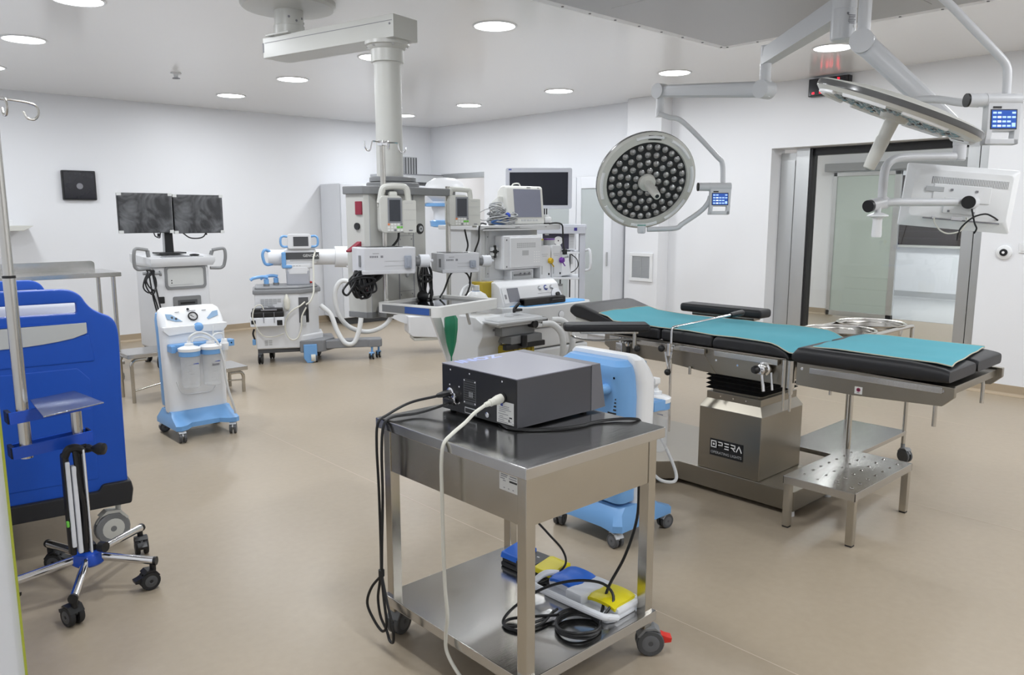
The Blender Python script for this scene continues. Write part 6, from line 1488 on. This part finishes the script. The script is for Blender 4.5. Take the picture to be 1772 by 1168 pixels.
def spring(name, A, Bv, r0, r1, parent):
    b = B(LW); A = Vector(A); Bv = Vector(Bv); d = (Bv - A).normalized(); s = d.cross(Vector((0, 0, 1))).normalized(); u = s.cross(d)
    L = (Bv - A).length; rings = []
    for k, (f, w, h) in enumerate(((0, .6, .75), (.04, .95, 1), (.5, .95, 1), (.9, .9, .95), (1, .7, .7))):
        c = A + d * L * f; hh = (r0 + (r1 - r0) * f) * h; ww = (r0 + (r1 - r0) * f) * .82 * w
        rings.append([c + s * (ww * math.cos(a)) * (1.15 if abs(math.cos(a)) < .8 else 1) + u * (hh * math.sin(a)) for a in (2 * PI * i / 16 for i in range(16))])
    b.loft(rings)
    b.cyl(A - s * r0 * .95, A + s * r0 * .95, r0 * 1.12, n=24); b.cyl(Bv - s * r1 * .9, Bv + s * r1 * .9, r1 * 1.15, n=24)
    return b.build(name, parent)
b = B(LW); b.lathe([(.001, .045), (.036, .04), (.038, -.03), (.032, -.055), (.001, -.058)], J1b - Vector((0, 0, .02)), (0, 0, 1), 20); b.build('elbow', t)
spring('spring_arm', J1b - Vector((0, 0, .03)), E1, .046, .042, t)
J3 = Vector((3.935, 1.761, 2.431))
b = B(LW); b.bar(HB + Vector((0, 0, 2.69)), Vector((J3.x, J3.y, 2.69)), .06, .08); b.cyl(Vector((J3.x, J3.y, 2.75)), J3 - Vector((0, 0, .04)), .030, n=22); b.build('rear_arm', t)
K3 = Vector((4.048, 1.334, 1.956))
spring('spring_arm', J3 - Vector((0, 0, .03)), K3, .050, .042, t)
J2 = Vector((3.78, 1.02, 2.79))
b = B(LW); b.bar(HB + Vector((0, 0, 2.79)), J2, .06, .09); b.cyl(J2 + Vector((0, 0, .04)), J2 - Vector((0, 0, .12)), .032, n=22); b.build('side_arm', t)
Y2 = Vector((3.588, 1.321, 2.483))
spring('spring_arm', J2 - Vector((0, 0, .12)), Y2 + Vector((0, 0, .10)), .045, .040, t)

def lamp(label, C, nrm, up, rad, yoke_top, P_, lower, attach, box_M, lean, grp='round operating lamps'):
    """C: head centre, nrm: where it shines, P_: yoke pivot"""
    C = Vector(C); n = Vector(nrm).normalized(); upv = Vector(up); upv = (upv - n * upv.dot(n)).normalized(); rt = upv.cross(n)
    t = thing('operating_lamp', label, 'operating lamp', tuple(C), group=grp)
    def W(x, y, z): return C + rt * x + upv * y + n * z
    def lat(b, prof, nn=64, cx=0, cy=0): return b.lathe(prof, W(cx, cy, 0), n, nn)
    b = B(LWD); b.lathe([(rad * .80, .010), (rad * .82, .022), (rad * .95, .018), (rad, .002), (rad * .995, -.020), (rad * .96, -.026), (rad * .80, -.034), (rad * .60, -.046), (rad * .30, -.056), (.001, -.058)], C, n, 64, False)
    b.use(mat('smoked_rim_band', (.10, .10, .10), .2)); b.lathe([(rad * .999, .004), (rad * 1.003, -.001), (rad * .999, -.019), (rad * .99, -.020)], C, n, 64, False)
    for k in range(8):
        if k == 4: continue
        a0 = R(k * 45 + 112); pts = []
        for q in range(7):
            a = a0 + R(34) * q / 6; pts.append(W(rad * .915 * math.sin(a), rad * .915 * math.cos(a), .0185))
        b.use(WHITE); b.tube(pts, .012, 6)
    b.build('head_shell', t)
    b = B(BLACK); M = Matrix((rt, upv, n)).transposed().to_4x4(); M.translation = W(0, rad * .90, .0185); b.M = M; b.prism(rrect(rad * .27, .030, .004, 3), 'z', 0, .004); b.use(LGREY); b.M = Matrix(); b.text('OPERATING LIGHTS', .017, Matrix(M) @ Matrix.Translation((0, 0, .0045)), .0004); b.build('name_strip', t)
    b = B(LENSBACK); lat(b, [(.001, .0), (rad * .81, .0), (rad * .81, .010), (.001, .012)]); b.use(BLACK)
    for k in range(6):
        a = R(60 * k + 15); lat(b, [(.010, .012), (.010, .016), (.001, .016)], 10, rad * .66 * math.cos(a), rad * .66 * math.sin(a))
    b.build('face_panel', t)
    first = None
    for rr_, cnt, ph in ((.235, 9, 5), (.40, 15, 0), (.555, 20, 8), (.715, 27, 3)):
        for k in range(cnt):
            a = R(ph) + 2 * PI * k / cnt
            if rr_ < .3 and False: continue
            cx, cy = rad * rr_ * math.cos(a), rad * rr_ * math.sin(a)
            if first is None:
                b = B(LED); r0 = rad * .058
                b.lathe([(r0, .010), (r0 * 1.02, .018), (r0 * .86, .020), (r0 * .80, .0175), (r0 * .55, .022), (r0 * .2, .0245), (.001, .025)], C, n, 18)
                first = b.build('lens', t); o = first
            else:
                o = first.copy(); COL.objects.link(o); o.parent = t
            o.location = rt * cx + upv * cy
    b = B(LWD); lat(b, [(.001, .05), (rad * .155, .04), (rad * .17, .03), (rad * .175, .011), (.001, .01)], 32); lat(b, [(rad * .085, .04), (rad * .08, .10), (rad * .075, .13), (.001, .13)], 24) ; b.build('handle_socket', t)
    b = B(LWD); b.use(CREAM); lat(b, [(rad * .07, .10), (rad * .085, .12), (rad * .080, .20), (rad * .07, .245), (rad * .04, .25), (.001, .248)], 20); b.use(BLACK); lat(b, [(rad * .042, .249), (rad * .035, .2515), (.001, .2515)], 14); b.build('handle', t)
    # yoke
    if P_:
        b = B(LW); q0 = Vector(P_); q1 = Vector(yoke_top[0]); b.cyl(q0, (q0.x, q0.y, q1.z - .018), .026, n=22); b.cyl((q0.x, q0.y, q1.z + .035), (q0.x, q0.y, q1.z - .02), .028, n=22); b.build('drop_tube', t)
    b = B(LW); b.tube([Vector(p) for p in yoke_top], .0165, 12, 5); b.build('upper_yoke', t)
    b = B(LW); b.tube([Vector(p) for p in lower], .0165, 12, 5); b.lathe([(.024, -.02), (.028, .0), (.028, .035), (.022, .045), (.001, .046)], Vector(attach), (0, 0, -1), 20); b.use(mat('green_ring', (.05, .30, .22), .4)); b.lathe([(.0285, -.012), (.0285, -.006)], Vector(attach), (0, 0, -1), 20); b.build('lower_yoke', t)
    # control box hanging at the pivot
    Mx = box_M; w, h = .125, .155
    b = B(LW); b.M = Mx
    o = [(-w / 2, 0), (w / 2 + .012, 0), (w / 2 + .004, -h), (-w / 2 - .01, -h)]
    b.prism([(-w / 2, .03), (w / 2 + .014, .03), (w / 2 + .006, -h * .66), (-w / 2 - .004, -h * .66)], 'z', -.025, .018, .006)
    b.prism([(-w / 2 - .003, -h * .60), (-w / 2 + .02, -h * .60), (-w / 2 + .012, -h), (-w / 2 - .01, -h)], 'z', -.02, .018, .003); b.prism([(w / 2 - .015, -h * .60), (w / 2 + .007, -h * .60), (w / 2 + .002, -h), (w / 2 - .02, -h)], 'z', -.02, .018, .003); b.prism([(-w / 2 - .008, -h * .86), (w / 2 + .004, -h * .86), (w / 2 + .002, -h), (-w / 2 - .010, -h)], 'z', -.02, .018, .003)
    b.cyl((-w / 2 - .075, .025, -.004), (w / 2 + .012, .025, -.004), .027, n=22); b.cyl((-w / 2 - .005, .025, -.004), (-w / 2 - .0, .025, -.004), .0285, n=22)
    b.M = Matrix(); cb = b.build('control_box', t)
    b = B(BLACK); b.M = Mx; b.cyl((-w / 2 - .082, .025, -.004), (-w / 2 - .074, .025, -.004), .0275, n=22); b.build('end_cap', cb)
    b = B(BLACK); b.plate(Mx @ Matrix.Translation((-w * .22, -.008, .018)), .034, .008, .002); b.build('name_mark', cb)
    b = B(INK); Ms = Mx @ Matrix.Translation((0, -.056, .0185)); b.plate(Ms, .108, .080, .001); b.use(BSCREEN); b.plate(Ms @ Matrix.Translation((0, 0, .001)), .100, .072, .0008); Mk = Ms @ Matrix.Translation((0, 0, .0017))
    for r_, row in enumerate(((1, 1, 0, 0, 1), (1, 2, 1, 1, 1), (1, 2, 1, 1, 0), (1, 2, 1, 1, 1))):
        for k, v in enumerate(row):
            if v: b.use(BKEYW if v == 2 else BKEY); b.plate(Mk, .015, .0075, .0005, (-.038 + k * .0195, .026 - r_ * .0175))
    b.use(BKEY); b.plate(Mk, .015, .015, .0005, (.04, -.022)); b.build('touchscreen', cb)
    return t

lamp('large round operating lamp showing its lens face', (4.247, 3.291, 1.793), (-0.507, -0.762, -0.412), (.02, .0, 1), .338,
     [(4.271, 3.225, 2.228), (4.321, 3.174, 2.202), (4.369, 3.126, 2.187), (4.445, 3.067, 2.111), (4.557, 2.958, 1.956), (4.588, 2.932, 1.904), (4.577, 2.914, 1.776)], tuple(E1),
     [(4.507, 2.961, 1.693), (4.494, 2.965, 1.655), (4.466, 3.006, 1.595), (4.384, 3.091, 1.512), (4.356, 3.125, 1.485), (4.219, 3.249, 1.477)], (4.193, 3.277, 1.496),
     frame((4.538, 2.913, 1.730), (.735, -.678, 0), (.05, .05, 1)), 0)

lamp('edge-on round operating lamp tilted over the table foot end', (3.401, 1.361, 1.996), (-0.102, 0.345, -0.88), (.735, -.66, 0), .338,
     [Y2, (3.622, 1.280, 2.441), (3.697, 1.185, 2.319), (3.759, 1.105, 2.215), (3.773, 1.085, 2.178), (3.770, 1.078, 2.135), (3.758, 1.072, 2.055)], tuple(Y2 + Vector((0, 0, .10))),
     [(3.673, 1.145, 2.029), (3.681, 1.223, 2.042), (3.721, 1.329, 2.069), (3.743, 1.421, 2.075), (3.739, 1.475, 2.056)], (3.725, 1.482, 2.025),
     frame((3.717, 1.074, 2.015), (.735, -.678, 0), (.06, .06, 1)), 0)

# flat monitor on the rear arm, seen from behind
t = thing('suspended_monitor', 'white flat monitor seen from behind, hung on a tubular arm', 'monitor', (4.149, 1.342, 1.654))
pc, pr, pl = Vector((4.149, 1.342, 1.654)), Vector((4.283, 1.158, 1.633)), Vector((4.010, 1.529, 1.675))
pu = Vector((4.134, 1.359, 1.797)); pd = Vector((4.161, 1.326, 1.509))
MF = frame(pc, pr - pl, pu - pd)
MW = mat('monitor_back_white', (.80, .81, .82), .3, var=.01)
b = B(MW); b.M = MF; w, h = .497, .297
b.prism(rrect(w, h, .008, 4), 'z', -.030, -.008, .003)
b.loft([[(p[0], p[1], -.008) for p in rrect(w - .004, h - .004, .008, 4)], [(p[0], p[1], .012) for p in rrect(w - .06, h - .07, .02, 4, 0, .012)], [(p[0], p[1], .014) for p in rrect(w - .07, h - .08, .02, 4, 0, .012)]])
b.box(-.125, .13, -.02, .06, .012, .020, .004); b.box(-.07, .08, -.075, .0, .012, .024, .004)
b.use(LGREY); b.box(-.16, -.08, .022, .045, .0195, .022, .002); b.M = Matrix()
b.build('housing', t)
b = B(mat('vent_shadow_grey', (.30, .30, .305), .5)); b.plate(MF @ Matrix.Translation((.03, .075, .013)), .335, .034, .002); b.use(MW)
for k in range(48): b.plate(MF @ Matrix.Translation((-.132 + k * .0069, .075, .0145)), .003, .034, .002)
b.build('vent_strip', t)
b = B(INKG); b.plate(MF @ Matrix.Translation((.02, -.105, .008)), .34, .006, .006); b.use(CHROME); b.plate(MF @ Matrix.Translation((-.0, -.098, .012)), .05, .014, .006); b.plate(MF @ Matrix.Translation((-.105, -.10, .012)), .012, .012, .010); b.use(INKG)
for x, y in ((-.045, .035), (.065, .035), (-.045, -.065), (.065, -.065)): b.plate(MF @ Matrix.Translation((x, y, .022)), .010, .010, .004)
b.build('port_recess', t)
b = B(SCREEN); b.plate(MF @ Matrix.Translation((0, 0, -.0325)), w - .03, h - .03, .003); b.build('screen', t)
b = B(LW); k3 = Vector((4.042, 1.324, 1.884)); b.lathe([(.030, -.085), (.030, -.01), (.0285, -.008), (.0285, .055), (.024, .06), (.001, .06)], k3, (0, 0, -1), 24)
b.tube([(4.020, 1.335, 1.842), (3.896, 1.421, 1.838), (3.800, 1.481, 1.834), (3.751, 1.510, 1.820), (3.718, 1.520, 1.788), (3.705, 1.521, 1.741), (3.694, 1.517, 1.671), (3.687, 1.513, 1.627)], .0195, 14, 5); b.build('arm_tube', t)
b = B(LW); b.cyl((3.606, 1.531, 1.616), (3.720, 1.512, 1.632), .028, n=22); b.tube([(3.665, 1.520, 1.624), (3.735, 1.484, 1.632), (3.874, 1.398, 1.633), (4.053, 1.260, 1.633)], .018, 14, 4); b.cyl((4.000, 1.253, 1.632), (4.184, 1.291, 1.634), .030, n=22)
b.use(BLACK); b.cyl((3.588, 1.533, 1.613), (3.606, 1.531, 1.616), .0275, n=22); b.cyl((3.991, 1.251, 1.632), (4.000, 1.253, 1.632), .0295, n=22); b.build('swivel_arm', t)
b = B(WHITE); ph = Vector((3.647, 1.511, 1.575)); b.lathe([(.001, -.012), (.020, -.010), (.044, .0), (.046, .006), (.030, .010), (.022, .014), (.020, .03), (.022, .09), (.020, .10), (.001, .10)], ph, (0, 0, -1), 24); b.cyl(ph, ph + Vector((0, 0, .05)), .012); b.build('handle', t)
b = B(CABLE)
def mf(x, y, z): return MF @ Vector((x, y, z))
b.tube([mf(.05, -.03, .03), mf(.055, -.055, .035), (mf(.07, -.11, .05)), mf(.085, -.135, .045), mf(.08, -.16, .04)], .004, 7, 5)
b.tube([mf(.18, -.088, .016), mf(.15, -.075, .035), mf(.11, -.065, .045), mf(.06, -.085, .05), mf(.02, -.13, .05), mf(.01, -.165, .045), mf(.012, -.20, .04)], .004, 7, 5)
b.use(WCABLE); b.tube([mf(-.10, -.10, .02), mf(-.10, -.125, .035), mf(-.07, -.16, .045), mf(-.03, -.17, .045), mf(.02, -.15, .045), mf(.04, -.10, .035), mf(.04, -.09, .02)], .0035, 7, 5)
b.build('cable', t)
